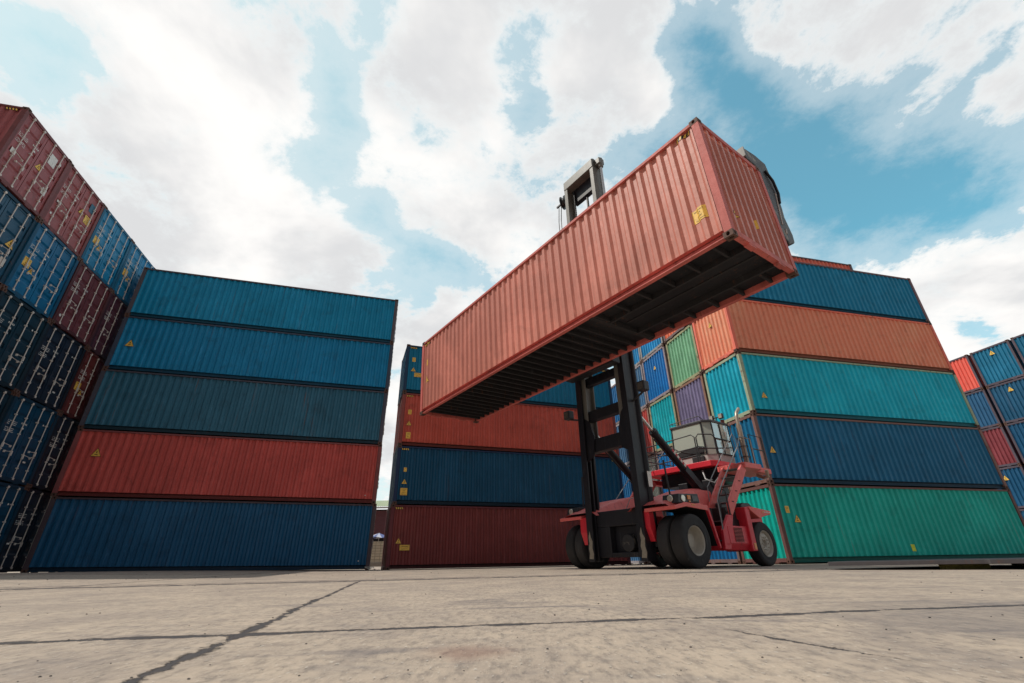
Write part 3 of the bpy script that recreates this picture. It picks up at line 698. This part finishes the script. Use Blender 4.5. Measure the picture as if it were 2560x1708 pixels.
m = MB(); m.xprism([(-.62, 13.62), (-.62, 14.02), (-.50, 14.10), (-.20, 14.02), (-.20, 13.62)], -.80, .79); P('top_beam', m, gry, .02)
m = MB(); m.box(.79, 1.02, -.45, -.18, 13.75, 14.02); m.tube([(.93, -.30, 13.62), (.93, -.30, 14.05)], .10, 14); P('rod_cap', m, gry, .02)
P('chain_beam', BX(-.62, .62, -.30, -.10, 12.95, 13.62), blk, .01)
for x in (-.50, .50):
    m = MB(); z = 7.2
    while z < 13.4: m.box(x - .03, x + .03, -.40, -.34, z, z + .075); z += .10
    m.box(x - .012, x + .012, -.385, -.355, 7.2, 13.4); P('lift_chain', m, blk)
m = MB(); m.tube([(.02, -.2, 8), (.02, -.2, 12.95)], .045, 8); P('hydraulic_pipe', m, blk)
m = MB(); m.lathe([(-.1, 0), (-.1, .27), (-.07, .27), (-.05, .2), (.05, .2), (.07, .27), (.1, .27), (.1, 0)], (0, 0, 0)); o = P('hose_reel', m, blk, 0, 40); o.location = (-1.06, -.38, 13.35); o.rotation_euler = (0, 0, .35)
m = MB(); m.box(-1.5, -.85, -.42, -.36, 13.35, 13.42); P('reel_bracket', m, blk)
for k, (x, y) in enumerate(((-1.46, -.38), (-1.34, -.36), (-1.28, -.42), (-1.0, -.30))): m = MB(); m.tube([(x + .08, y, 13.45), (x, y, 12.6), (x + .02, y, 9), (x + .05, y, 7)], .017, 6); P('hose', m, blk)
for z0, z1, ya in ((5.25, 5.52, -.50), (4.10, 4.42, -.52), (3.12, 3.52, -.56)): P('cross_beam', BX(-.78, .80, ya, -.30, z0, z1), blk, .02)
m = MB(); m.prism([(-.78, 2.85), (-.50, 3.05), (-.42, 3.6), (-.62, 4.1), (-.78, 4.2)], lambda x, z: (x, -.62, z), lambda x, z: (x, -.57, z)); P('gusset', m, blk)
m = MB(); m.prism([(.80, 2.95), (.60, 3.05), (.55, 3.6), (.70, 4.05), (.80, 4.15)], lambda x, z: (x, -.62, z), lambda x, z: (x, -.57, z)); P('gusset', m, blk)
# axle carrier between the uprights
m = MB(); m.box(-.75, .85, -.50, -.22, 1.05, 1.46); m.box(-.75, -.28, -.50, -.22, .28, 1.05); m.box(.62, .85, -.50, -.22, .28, 1.05); m.box(-.28, .62, -.50, -.22, .28, .40); m.box(-.28, .62, -.30, -.22, .40, 1.05)
P('axle_carrier', m, blk, .02)
m = MB(); m.prism([(.30 + .22 * math.cos(t * .3927), .62 + .22 * math.sin(t * .3927)) for t in range(16)], lambda x, z: (x, -.50, z), lambda x, z: (x, -.25, z)); P('drive_hub', m, blk2, .03)
m = MB(); m.tube([(.30, -.45, .40), (.30, -.47, .30)], .04, 8); P('drain_pipe', m, blk)
m = MB(); m.tube([(.25, -.35, 1.46), (.40, -.32, 1.72), (.52, -.30, 1.74), (.62, -.28, 1.62), (.62, -.28, 1.46)], .012, 6); P('hose', m, tubew)
m = MB(); m.box(.92, .99, -.22, -.16, 1.9, 2.3); m.box(1.125, 1.13, -.36, -.20, 1.95, 2.35); P('notice_plate', m, wht_m)
# work lamps on arms either side of the mast
for s, x, z, xa in ((-1, -1.56, 4.52, -.95), (1, 1.52, 4.60, 1.02)):
    m = MB(); m.box(x - .13, x + .13, -.64, -.40, z - .14, z + .14); lp = P('work_lamp', m, tubem, .03)
    m = MB(); m.box(x - .09, x + .09, -.652, -.64, z - .10, z + .09); P('lamp_glass', m, flat('dim_glass', (.12, .11, .10), .15), 0, 0, lp)
    m = MB(); m.tube([(x, -.5, z - .12), (x - s * .1, -.48, z - .16), (xa, -.45, z - .30)], .03, 8); P('lamp_arm', m, tubem, 0, 40, lp)
# carriage and spreader behind the lifted container
P('carriage', BX(-.98, 1.05, -1.12, -.78, 5.4, 8.6), blk, .03)
m = MB(); m.box(-5.6, 6.1, -1.30, -.85, 8.12, 8.55); P('spreader_beam', m, blk, .03)
for s in (-1, 1):
    x0 = 5.98 if s > 0 else -5.72; m = MB()
    m.xprism([(-1.72, 8.52), (-1.72, 8.86), (-1.12, 8.99), (-.60, 9.00), (-.50, 8.5), (-.50, 7.6), (-.55, 7.3), (-.42, 6.85), (-.46, 6.62), (-.80, 6.45), (-1.12, 6.60), (-1.22, 8.2), (-1.24, 8.52)], x0, x0 + .20)
    lg = P('spreader_leg', m, gry if 0 else blk2, .03)
    m = MB(); m.xprism([(-.66, 8.0), (-.62, 8.0), (-.86, 6.95), (-.90, 6.95)], x0 + .2, x0 + .215); m.xprism([(-.80, 6.86), (-.76, 6.88), (-.78, 6.72), (-.83, 6.74)], x0 + .2, x0 + .215); P('slot', m, flat('slot_pale', (.5, .42, .38), .6), 0, 0, lg)
    m = MB(); m.box(x0 - .02, x0 + .22, -1.75, -1.70, 8.55, 8.83); m.box(x0 + .05, x0 + .13, -1.62, -1.5, 8.1, 8.52); P('twistlock', m, gry, 0, 0, lg)
    m = MB(); m.tube([(x0 + .22, -.85, 8.6), (x0 + .25, -.66, 8.35), (x0 + .24, -.56, 8.0), (x0 + .22, -.62, 7.7)], .030, 8); P('hose', m, blk, 0, 40, lg)
m = MB(); m.box(6.02, 6.08, -1.95, -1.88, 8.0, 8.62); P('guide_finger', m, blk)

# tilt cylinders
for s in (-1, 1):
    x = s * 1.0 if s > 0 else -.9
    a, b = Vector((x, -.15, 3.92)), Vector((x, 2.5, 1.80)); q = a.lerp(b, .17)
    m = MB(); m.tube([a, q], .045, 10); P('cylinder_rod', m, chrome, 0, 40)
    m = MB(); m.tube([q, a.lerp(b, .98)], .105, 14); m.tube([q, a.lerp(b, .21)], .125, 14); m.beam(a.lerp(b, .62), a.lerp(b, 1), .22, .20); cy = P('tilt_cylinder', m, blk, 0, 40)
    if s > 0:
        p0, p1 = a.lerp(b, .42), a.lerp(b, .74); dv = (p1 - p0); n = 13
        for k in range(2):
            m = MB()
            for j in range(n):
                if j % 2 == k:
                    A, B = p0 + dv * (j / n), p0 + dv * ((j + 1) / n); m.beam(A + Vector((.10, 0, .05)), B + Vector((.10, 0, .05)), .012, .075)
            P('warning_stripe', m, [flat('stripe_red', (.65, .03, .04), .5), flat('stripe_white', (.8, .74, .66), .5)][k], 0, 0, cy)
    m = MB(); m.tube([a.lerp(b, .22) + Vector((0, -.12, -.14)), a.lerp(b, .5) + Vector((0, -.03, -.16)), a.lerp(b, .72) + Vector((0, 0, -.13))], .02, 6); P('hose', m, blk, 0, 0, cy)

# chassis
m = MB(); m.box(-.65, .75, -.2, 4.4, .50, 1.05); m.box(-1.75, 1.75, 2.1, 2.75, .42, 1.2); m.box(-1.2, 1.2, 3.0, 4.6, .75, 1.45); P('chassis', m, blk, .03)
m = MB(); m.tube([(-1.3, 0, .62), (1.3, 0, .62)], .17, 14); m.tube([(-1.7, 3.43, .58), (1.7, 3.43, .58)], .12, 12); P('axle', m, blk, 0, 40)
m = MB(); m.box(-1.15, 1.25, 3.95, 4.9, .62, 1.5); P('counterweight', m, red, .06)
tyre = lambda x0, x1, r, ri: [(x0 + .02, ri), (x0, ri + .03), (x0 + .012, ri + .10), (x0, r - .10), (x0 + .012, r - .045), (x0 + .035, r - .012), (x0 + .07, r)] + [(x1 - .07, r), (x1 - .035, r - .012), (x1 - .012, r - .045), (x1, r - .10), (x1 - .012, ri + .10), (x1, ri + .03), (x1 - .02, ri)]
def wheel(x_out, w_, y, r, ri, side, kind, nm='wheel'):
    xi = x_out - side * w_; a, b = min(x_out, xi), max(x_out, xi)
    m = MB(); m.lathe(tyre(a, b, r, ri), (0, y, r)); t = P('wheel_tyre', m, rub, 0, 35)
    m = MB(); f = lambda o: x_out - side * o
    if kind == 'dish': prof = [(f(.03), ri + .012), (f(.012), ri), (f(.03), ri - .02), (f(.20), ri - .035), (f(.24), ri - .06), (f(.26), .17), (f(.19), .165), (f(.18), .15), (f(.18), 0)]
    else: prof = [(f(.03), ri + .012), (f(.012), ri), (f(.035), ri - .025), (f(.10), ri - .04), (f(.06), ri - .09), (f(.045), ri - .15), (f(.07), .105), (f(.06), .10), (f(.13), .085), (f(.13), 0)]
    m.lathe(prof, (0, y, r)); P('rim', m, rimm, 0, 35, t)
    if kind != 'dish':
        m = MB()
        for k in range(10):
            t_ = 2 * math.pi * k / 10; c = (y + .165 * math.cos(t_), r + .165 * math.sin(t_)); m.tube([(f(.08), *c), (f(.015), *c)], .019, 6)
        P('wheel_nuts', m, rimm, 0, 0, t)
    return t
for s in (-1, 1):
    off = 0 if s > 0 else -.10
    wheel(s * 2.0 + off, .36, .05, .615, .335, s, 'dish'); wheel(s * 1.60 + off, .36, .05, .615, .335, s, 'dish')
    wheel(s * 1.95, .34, 3.43, .575, .34, s, 'nuts')
# front fenders and hoods
for s in (-1, 1):
    X = lambda x: (s * x) - (.1 if s < 0 else 0)
    def sp(poly, a, b, m=None): m = m or MB(); m.xprism(poly, min(X(a), X(b)), max(X(a), X(b))); return m
    m = sp([(-.62, 1.34), (-.62, 1.38), (-.22, 1.47), (.72, 1.44), (.74, 1.36), (-.22, 1.41)], 1.10, 2.02)
    sp([(-.64, 1.30), (-.64, 1.39), (-.22, 1.48), (.72, 1.45), (.76, 1.32), (-.20, 1.38)], 2.0, 2.03, m)
    sp([(-.66, 1.30), (-.66, 1.385), (-.62, 1.39), (-.62, 1.30)], 1.10, 2.03, m); P('front_fender', m, red_lit, .008)
    m = sp([(.68, 1.40), (.76, 1.42), (1.00, .46), (.95, .44)], 1.2, 2.03); P('fender_leg', m, red, .006)
    m = sp([(-.60, 1.29), (-.2, 1.39), (.66, 1.35), (.92, .5), (.98, .5), (.98, 1.40), (-.2, 1.405), (-.60, 1.33)], 1.0, 1.96); P('wheel_arch', m, black_m)
    m = sp([(-.62, 1.34), (-.62, .95), (-.50, .62), (-.40, .62), (-.44, 1.36)], .95, 1.20); P('fender_cheek', m, red, .01)
    m = MB(); ny, nxx = 14, 9; i0 = len(m.v)
    for j in range(ny + 1):
        t = j / ny; y = -.62 + 3.02 * t; zt = 1.46 + .60 * math.sin(min(1, t * 1.12) * math.pi / 2) ** .9
        zb = 1.36 + .08 * min(1, t * 4)
        for k in range(nxx + 1):
            u = k / nxx; e = min(u, 1 - u) * 2; h = min(1, (e * 2.6)) ; h = math.sin(h * math.pi / 2) ** .6
            xo = 1.27 if y < .72 else max(.62, 1.27 - (y - .72) * 2.2)
            m.v.append((X(.52 + (xo + .1) * u), y, zb + (zt - zb) * h))
    for j in range(ny):
        for k in range(nxx): a = i0 + j * (nxx + 1) + k; m.f.append((a, a + 1, a + nxx + 2, a + nxx + 1)); m.m.append(0)
    m.xprism([(2.36, 1.2), (2.36, 1.98), (2.40, 1.98), (2.40, 1.2)], min(X(.58), X(1.14)), max(X(.58), X(1.14)))
    P('hood', m, red_lit, 0, 50)
    m = MB(); m.xprism([(-.42, 1.46), (-.36, 1.68), (.46, 1.72), (.50, 1.50)], min(X(1.50), X(1.97)), max(X(1.50), X(1.97))); hb = P('headlight_box', m, tubem, .015)
    m = MB(); n = 20
    c = (X(1.76), 1.575)
    m.prism([(c[0] + .085 * math.cos(t * 2 * math.pi / n), c[1] + .085 * math.sin(t * 2 * math.pi / n)) for t in range(n)], lambda x, z: (x, -.41, z), lambda x, z: (x, -.45, z)); P('headlight', m, lensm, .02, 0, hb)
    m = MB(); c2 = (X(1.97) + s * .012, -.20)
    m.prism([(c2[1] + .085 * math.cos(t * 2 * math.pi / n), 1.575 + .085 * math.sin(t * 2 * math.pi / n)) for t in range(n)], lambda y, z: (X(1.97), y, z), lambda y, z: (X(1.99), y, z)); P('headlight', m, lensm, .01, 0, hb)
    m = MB(); m.box(*sorted((X(1.96), X(1.99))), -.02, .10, 1.56, 1.66); m.box(*sorted((X(1.96), X(1.99))), .02, .08, 1.50, 1.53); m.box(*sorted((X(2.032), X(2.04))), .02, .16, 1.415, 1.445); P('indicator_lens', m, amber, 0, 0, hb)
    m = MB(); m.box(*sorted((X(1.96), X(1.985))), .18, .42, 1.53, 1.66); P('switch_panel', m, flat('panel_dark', (.05, .05, .055), .4), 0, 0, hb)
    m = MB(); m.tube([(X(1.55), -.1, 1.6), (X(1.50), -.1, 2.6)], .025, 6); P('mirror_post', m, tubem)
    # stairs
    for xx in ((1.84, 1.92), (1.27, 1.33)):
        m = MB(); m.xprism([(3.08, 2.74), (3.30, 2.60), (2.02, 1.26), (1.95, 1.30), (1.93, 1.56)], *sorted((X(xx[0]), X(xx[1])))); P('stair_stringer', m, red_lit, .01)
        m = MB(); m.xprism([(1.80, 1.28), (2.03, 1.26), (1.62, .42), (1.34, .42), (1.40, .88)], *sorted((X(xx[0]), X(xx[1])))); P('stair_stringer', m, red, .01)
    for k in range(9):
        t = k / 8; y, z = 1.48 + (3.05 - 1.48) * t, .62 + (2.62 - .62) * t
        m = MB(); m.box(*sorted((X(1.33), X(1.84))), y, y + .22, z, z + .035)
        P('stair_tread', m, steel)
        m = MB(); m.box(*sorted((X(1.33), X(1.84))), y - .006, y, z + .010, z + .028) ; P('tread_nosing', m, tubew)
    for k in range(3):
        z = 1.62 + k * .30; y = 2.12 + k * .29; m = MB(); m.box(*sorted((X(1.92), X(1.935))), y, y + .025, z, z + .025); m.box(*sorted((X(1.92), X(1.935))), y + .06, y + .085, z, z + .025); P('bolt', m, tubem)
    xr = X(1.9)
    m = MB(); m.tube([(xr, 1.42, .70), (xr, 1.44, 1.62), (xr, 1.55, 1.80), (xr, 1.84, 2.10), (xr, 3.17, 3.32), (xr, 3.35, 3.62), (xr, 4.0, 3.62), (xr, 4.0, 2.8)], .015, 8); P('stair_rail', m, tubew, 0, 60)
    m = MB(); m.tube([(xr, 1.42, .72), (xr, 1.50, 1.66), (xr, 1.75, 1.95), (xr, 1.92, 1.9), (xr, 1.93, 1.3), (xr, 1.60, .62)], .018, 8); P('stair_rail', m, tubem, 0, 60)
    m = MB(); xr = X(1.28); m.tube([(xr, 2.05, 1.60), (xr, 2.10, 2.1), (xr, 2.86, 2.80), (xr, 4.15, 3.95), (xr, 4.3, 3.8), (xr, 4.35, 2.9)], .014, 8); P('stair_rail', m, tubew, 0, 60)
    # side box with grille, rear fender
    m = MB(); m.xprism([(1.62, .56), (1.62, 1.00), (2.58, 1.00), (2.58, .56)], *sorted((X(1.40), X(1.93))))
    m.prism([(1.45, .56), (2.58, .56), (2.58, .40), (1.45, .40)], lambda y, z: (X(1.93 - (.56 - z) * .5), y, z), lambda y, z: (X(1.4), y, z)); bxo = P('fuel_tank' if s > 0 else 'battery_box', m, red, .012)
    m = MB()
    for k in range(10): y = 1.89 + k * .042; m.box(*sorted((X(1.931), X(1.938))), y, y + .028, .60, .95)
    P('grille', m, black_m, 0, 0, bxo)
    m = MB()
    for k in range(10): z = .61 + k * .034; m.box(*sorted((X(1.938), X(1.946))), 1.87, 2.32, z, z + .010)
    P('grille_bars', m, red_lit, 0, 0, bxo)
    m = MB(); m.xprism([(2.56, .38), (2.56, 1.50), (2.80, 1.52), (2.80, .38)], *sorted((X(1.2), X(1.99)))); P('rear_fender', m, red, .02)
    m = MB(); m.xprism([(2.74, 1.50), (2.82, 1.53), (3.92, 1.45), (3.92, 1.35), (3.55, 1.30), (3.25, 1.22), (2.85, 1.40)], *sorted((X(1.0), X(2.02)))); rf = P('rear_fender', m, red_lit, .02)
    m = MB(); m.box(*sorted((X(2.02), X(2.03))), 3.40, 3.52, 1.385, 1.42); P('indicator_lens', m, amber, 0, 0, rf)
    m = MB()
    for k in range(3): m.box(*sorted((X(2.02), X(2.03))), 3.55 + k * .12, 3.61 + k * .12, 1.385, 1.42)
    P('reflector', m, wht_m, 0, 0, rf)
    m = MB(); m.box(*sorted((X(1.99), X(2.0))), 2.65, 2.76, .42, .58); P('indicator_lens', m, amber)
    m = MB(); m.box(*sorted((X(1.2), X(1.72))), 2.0, 2.56, 1.0, 1.50); m.tube([(X(1.45), 2.2, 1.5), (X(1.45), 2.2, 1.62)], .09, 12); P('engine_cover', m, tubem, .03)
    m = MB(); prof = [(2.84, 1.5), (2.86, 1.60), (2.98, 1.66), (3.34, 1.67), (3.46, 1.58), (3.50, 1.48)]; m.xprism(prof, *sorted((X(1.35), X(1.75)))); P('air_filter', m, tubem, .03)
# platform
m = MB(); m.prism([(-1.75, 3.20), (.88, 3.20), (1.0, 3.42), (1.0, 5.1), (-1.75, 5.1)], lambda x, y: (x, y, 2.88), lambda x, y: (x, y, 3.06)); P('platform', m, red, .015)
m = MB(); m.prism([(1.0, 3.30), (1.98, 3.18), (2.0, 4.1), (1.75, 4.3), (1.75, 5.2), (1.0, 5.2)], lambda x, y: (x, y, 2.66), lambda x, y: (x, y, 2.82)); P('platform', m, red_lit, .015)
m = MB(); m.prism([(-1.98, 3.18), (-1.75, 3.20), (-1.75, 4.6), (-1.98, 4.6)], lambda x, y: (x, y, 2.66), lambda x, y: (x, y, 2.82)); P('platform', m, red, .015)
m = MB(); m.box(-1.3, .9, 3.5, 4.9, 2.45, 2.88); m.box(-.55, -.2, 3.35, 3.8, 1.0, 2.5); m.box(.35, .75, 3.35, 3.9, 1.0, 2.5); m.box(-.3, .5, 3.6, 4.6, 1.0, 2.46); P('cab_support', m, blk, .02)
m = MB(); m.tube([(.45, 3.35, 2.8), (.6, 3.2, 2.5), (.85, 3.25, 2.35), (.95, 3.5, 2.6)], .03, 8); P('hose', m, tubew, 0, 60)
m = MB(); m.tube([(1.55, 4.6, 2.6), (1.75, 4.6, 2.5), (1.9, 4.55, 2.52), (1.93, 4.5, 2.7)], .055, 10); P('exhaust_elbow', m, pipem, 0, 50)
# cab
def ring(z, e=0.): return [(-.66 + e, 3.60 + e), (.58 - e, 3.60 + e), (.82 - e, 3.82 + e), (.82 - e, 4.86 - e), (-.66 + e, 4.86 - e)]
def loft(m, r0, z0, r1, z1, skip=()):
    n = len(r0)
    for k in range(n):
        if k in skip: continue
        a, b = r0[k], r0[(k + 1) % n]; c, d = r1[(k + 1) % n], r1[k]; m.quad((*a, z0), (*b, z0), (*c, z1), (*d, z1))
m = MB(); m.prism(ring(0), lambda x, y: (x, y, 3.06), lambda x, y: (x, y, 3.34)); P('cab_base', m, cabm, .02)
m = MB(); m.prism(ring(0, -.02), lambda x, y: (x, y, 4.42), lambda x, y: (x, y, 4.50)); P('cab_roof', m, flat('cab_roof_dark', (.06, .06, .07), .5), .015)
R0, R1 = ring(0), ring(0, .03)
names = [(0, 'windscreen'), (1, 'corner_window'), (2, 'door_window'), (3, 'rear_window'), (4, 'side_window')]
for k, nm in names:
    a, b = Vector((*R0[k], 3.34)), Vector((*R0[(k + 1) % 5], 3.34)); c, d_ = Vector((*R1[(k + 1) % 5], 4.42)), Vector((*R1[k], 4.42)); m = MB()
    u0 = .03; A, B = a.lerp(b, u0), a.lerp(b, 1 - u0); D_, C_ = d_.lerp(c, u0), d_.lerp(c, 1 - u0)
    nn = (b - a).cross(Vector((0, 0, 1))).normalized() * .012
    m.quad(A + nn, B + nn, C_ + nn, D_ + nn); m.quad(A, B, C_, D_); P(nm, m, glass)
    m = MB(); m.tube([a, d_], .030, 6); P('window_pillar', m, tubem)
m = MB(); a, b = R0[2], R0[3]
m.tube([(.84, 4.28, 3.36), (.82, 4.28, 4.40)], .02, 6); m.tube([(.84, 3.86, 3.86), (.84, 4.80, 3.86)], .022, 6); m.tube([(.84, 3.86, 3.36), (.84, 4.80, 3.36)], .025, 6); P('door_frame', m, tubem)
m = MB(); m.prism([(-.63, 3.36), (.50, 3.36), (.54, 3.60), (.30, 3.66), (-.2, 3.62), (-.63, 3.50)], lambda x, z: (x, 3.584, z), lambda x, z: (x, 3.578, z)); P('dashboard_cover', m, tubem)
m = MB(); m.box(.05, .48, 3.52, 3.60, 3.10, 3.30); P('vent_box', m, tubem, .01)
m = MB(); m.tube([(.3, 3.56, 3.36), (-.45, 3.56, 3.62), (-.62, 3.56, 3.75)], .010, 5); P('wiper', m, tubem)
m = MB(); m.tube([(-.66, 3.62, 4.52), (-.66, 3.62, 4.62), (.5, 3.62, 4.66), (.62, 3.7, 4.52)], .014, 6); m.tube([(-.66, 3.62, 4.62), (-.3, 3.62, 4.52)], .012, 6); P('roof_rail', m, tubem)
for x in (.42, .78):
    m = MB(); m.box(x - .08, x + .08, 4.56, 4.66, 4.66, 4.84); lp = P('roof_lamp', m, tubem, .012)
    m = MB(); m.box(x - .062, x + .062, 4.548, 4.56, 4.68, 4.82); P('lamp_glass', m, lensm, 0, 0, lp)
m = MB(); m.tube([(.60, 4.62, 4.5), (.60, 4.62, 4.74), (.42, 4.62, 4.74), (.78, 4.62, 4.74)], .018, 6); P('lamp_bar', m, tubem)
m = MB(); m.tube([(.74, 4.72, 4.5), (.74, 4.72, 4.64)], .065, 12); P('beacon', m, flat('beacon_brown', (.22, .06, .04), .4))
m = MB(); m.tube([(.88, 4.9, 4.55), (.90, 4.85, 4.2), (.96, 4.8, 3.5)], .012, 6); P('antenna_cable', m, tubew)
m = MB(); m.box(.828, .85, 4.50, 4.56, 4.02, 4.16); P('door_mark', m, wht_m)
m = MB(); m.box(-.15, .35, 4.15, 4.55, 3.34, 3.5); m.box(-.15, .35, 4.5, 4.6, 3.4, 4.1); P('driver_seat', m, tubem, .04)
# railings
for pts in ([(-1.72, 3.22, 3.05), (-1.72, 3.22, 3.80), (-1.62, 3.22, 3.90), (.35, 3.22, 3.98), (.46, 3.22, 3.88), (.46, 3.22, 3.05)], [(.54, 3.22, 3.05), (.52, 3.22, 3.86), (.60, 3.24, 3.96), (.92, 3.50, 3.92), (.98, 3.60, 3.80), (.98, 3.62, 3.05)],
            [(-1.72, 3.22, 3.48), (.46, 3.22, 3.54)], [(-1.72, 3.22, 3.24), (.46, 3.22, 3.28)], [(.54, 3.22, 3.5), (.98, 3.6, 3.46), (1.2, 4.2, 3.5)], [(-1.72, 3.22, 3.80), (-1.74, 5.0, 3.82), (-1.74, 5.0, 3.06)], [(-1.72, 3.22, 3.45), (-1.74, 5.0, 3.45)],
            [(-1.2, 3.22, 3.06), (-1.2, 3.22, 3.9)], [(1.72, 4.3, 2.8), (1.72, 4.3, 3.85), (1.72, 5.1, 3.85), (1.72, 5.1, 2.8)], [(1.72, 4.3, 3.4), (1.72, 5.1, 3.4)]):
    m = MB(); m.tube(pts, .020, 8); P('guard_rail', m, tubem, 0, 60)
# exhaust stack and its cage
m = MB(); m.tube([(1.12, 5.0, 2.8), (1.12, 5.02, 4.40)], .085, 14); m.tube([(1.12, 5.02, 4.38), (1.12, 5.03, 4.72), (1.12, 5.08, 4.86), (1.12, 5.30, 5.06)], [.060, .060, .060, .055], 12, False); P('exhaust_pipe', m, pipem, 0, 40)
m = MB()
for k in range(6):
    t = 2 * math.pi * k / 6; m.tube([(1.12 + .15 * math.cos(t), 5.02 + .15 * math.sin(t), 2.82), (1.12 + .15 * math.cos(t), 5.02 + .15 * math.sin(t), 3.95)], .010, 5)
for z in (2.95, 3.3, 3.65, 3.95): m.tube([(1.12 + .15 * math.cos(2 * math.pi * k / 12), 5.02 + .15 * math.sin(2 * math.pi * k / 12), z) for k in range(13)], .012, 5, False)
P('exhaust_cage', m, tubem)

# ------------------------------------------------------------------ the steel plate on the right
m = MB(); pl_ = [(5.35, 8.75), (6.3, 9.6), (8.5, 10.3), (12.5, 10.2), (12.6, 6.4), (9.4, 6.0), (7.3, 6.95), (6.2, 7.85)]
bend = lambda x, y: .066 + .012 * math.sin(max(0, min(1, (x - 5.4) / 4)) * math.pi)
m.prism(pl_, lambda x, y: (x, y, bend(x, y)), lambda x, y: (x, y, bend(x, y) + .058)); o = put('steel_plate', m, paint('plate_steel', (.07, .062, .066), .3, .6, .55, .4, .5), None, .004)
tag(o, 'large thin dark steel sheet lying slightly raised on the concrete at far right', 'steel plate')
for k, (x, y) in enumerate(((7.0, 8.0), (10.5, 7.2), (9.5, 9.4))):
    m = MB(); m.box(x - .35, x + .35, y - .06, y + .06, 0, bend(x, y) - .002); o = put('wooden_block', m, flat('block_wood', (.45, .40, .12) if k == 0 else (.2, .15, .1), .8), None, .006)
    tag(o, ['yellow painted batten under the near part of the steel plate', 'brown batten propping the right part of the steel plate', 'brown batten propping the back of the steel plate'][k], 'batten', 'battens under the steel plate')

# ------------------------------------------------------------------ behind the gap: block wall, shed, parasol
def gapx(y, u): return (-.285 + u * .037) * y
m = MB(); yb = 42.0
m.box(-30, 4, yb, yb + .2, 0, 2.0); wl = put('block_wall', m, None, None, 0)
bw = bpy.data.materials.new('block_masonry'); bw.use_nodes = True; T = NT(bw.node_tree); b = T.n['Principled BSDF']
tc = T.node('ShaderNodeTexCoord'); mp = T.vmath('ADD', tc.outputs['Object'], (0, 0, 0)); sx_ = T.node('ShaderNodeSeparateXYZ'); T.l.new(mp, sx_.inputs[0]); cb = T.node('ShaderNodeCombineXYZ'); T.l.new(sx_.outputs[0], cb.inputs[0]); T.l.new(sx_.outputs[2], cb.inputs[1])
br = T.node('ShaderNodeTexBrick'); T.l.new(cb.outputs[0], br.inputs['Vector']); br.inputs['Color1'].default_value = (.50, .42, .30, 1); br.inputs['Color2'].default_value = (.42, .36, .27, 1); br.inputs['Mortar'].default_value = (.16, .13, .10, 1)
br.inputs['Scale'].default_value = 1.; br.inputs['Brick Width'].default_value = .42; br.inputs['Row Height'].default_value = .21; br.inputs['Mortar Size'].default_value = .014; br.offset = .0
T.l.new(T.mix(T.math('MULTIPLY', T.ramp(T.noise(mp, 2., 5, .6), .5, .8), .5), br.outputs[0], (.2, .17, .13)), b.inputs['Base Color']); b.inputs['Roughness'].default_value = .9
wl.material_slots[0].material = bw
tag(wl, 'beige concrete block wall seen through the gap between two stacks', 'wall')
m = MB(); m.box(-30, 4, yb - .12, yb - .002, .0, .42); o = put('kerb', m, flat('kerb_grey', (.26, .23, .19), .9), None, .02); tag(o, 'low concrete kerb along the foot of the beige block wall', 'kerb')
sh = root('shed', 'maroon corrugated shed with a pale green tiled roof behind the block wall', 'shed', (-13, 48, 0))
m = MB(); z = 2.55
while z < 5.0: m.quad((-16, 0, z), (16, 0, z), (16, -.03, z + .06), (-16, -.03, z + .06)); m.quad((-16, -.03, z + .06), (16, -.03, z + .06), (16, 0, z + .12), (-16, 0, z + .12)); z += .12
put('wall', m, flat('shed_maroon', (.17, .055, .065), .6), sh)
m = MB(); m.box(-16, 16, .3, 8, 0, 5.2); put('back_wall', m, flat('shed_dark', (.03, .028, .032), .9), sh)
m = MB(); m.box(-16.4, 16.4, -.62, -.5, 5.22, 5.36); put('fascia', m, flat('fascia_pale', (.62, .58, .54), .6), sh)
m = MB(); nx_ = 160
for r in range(5):
    for k in range(nx_):
        x0 = -16.4 + k * 32.8 / nx_; w_ = 32.8 / nx_; y0 = -.6 + r * .42; z0 = 5.38 + r * .16
        m.quad((x0, y0, z0), (x0 + w_ * .5, y0, z0 + .06), (x0 + w_ * .5, y0 + .44, z0 + .20), (x0, y0 + .44, z0 + .14)); m.quad((x0 + w_ * .5, y0, z0 + .06), (x0 + w_, y0, z0), (x0 + w_, y0 + .44, z0 + .14), (x0 + w_ * .5, y0 + .44, z0 + .20))
put('roof', m, flat('roof_green', (.42, .50, .22), .6), sh)
ps = root('parasol', 'small blue and white parasol above the beige block wall in the gap', 'parasol', (gapx(43.2, .25), 43.2, 0))
m = MB(); m.tube([(0, 0, 0), (0, 0, 2.75)], .03, 8); put('pole', m, wht_m, ps)
m = MB(); n = 12; top = (0, 0, 2.72)
for k in range(n):
    a, b = 2 * math.pi * k / n, 2 * math.pi * (k + 1) / n; ra, rb = 1.0 + .14 * (k % 3 - 1), 1.0 + .14 * ((k + 1) % n % 3 - 1); m.mi = k % 2
    m.quad(top, (ra * math.cos(a), ra * math.sin(a), 2.30 + .1 * (k % 2)), (rb * math.cos(b), rb * math.sin(b), 2.30 + .1 * ((k + 1) % 2)))
m.mi = 0; put('canopy', m, [flat('parasol_blue', (.10, .14, .34), .7), flat('parasol_white', (.55, .57, .68), .7)], ps)
m = MB(); rr = random.Random(3); i0 = 0
for k in range(14):
    a = k * .9; m.v.append((.35 * rr.uniform(.3, 1) * math.cos(a), .3 * rr.uniform(.3, 1) * math.sin(a), rr.uniform(0.01, .16)))
for k in range(12): m.f.append((k, k + 1, k + 2)); m.m.append(0)
o = put('plastic_bag', m, wht_m); o.location = (-6.15, 21.6, .0); tag(o, 'crumpled white plastic bag on the ground in the gap between stacks', 'litter')
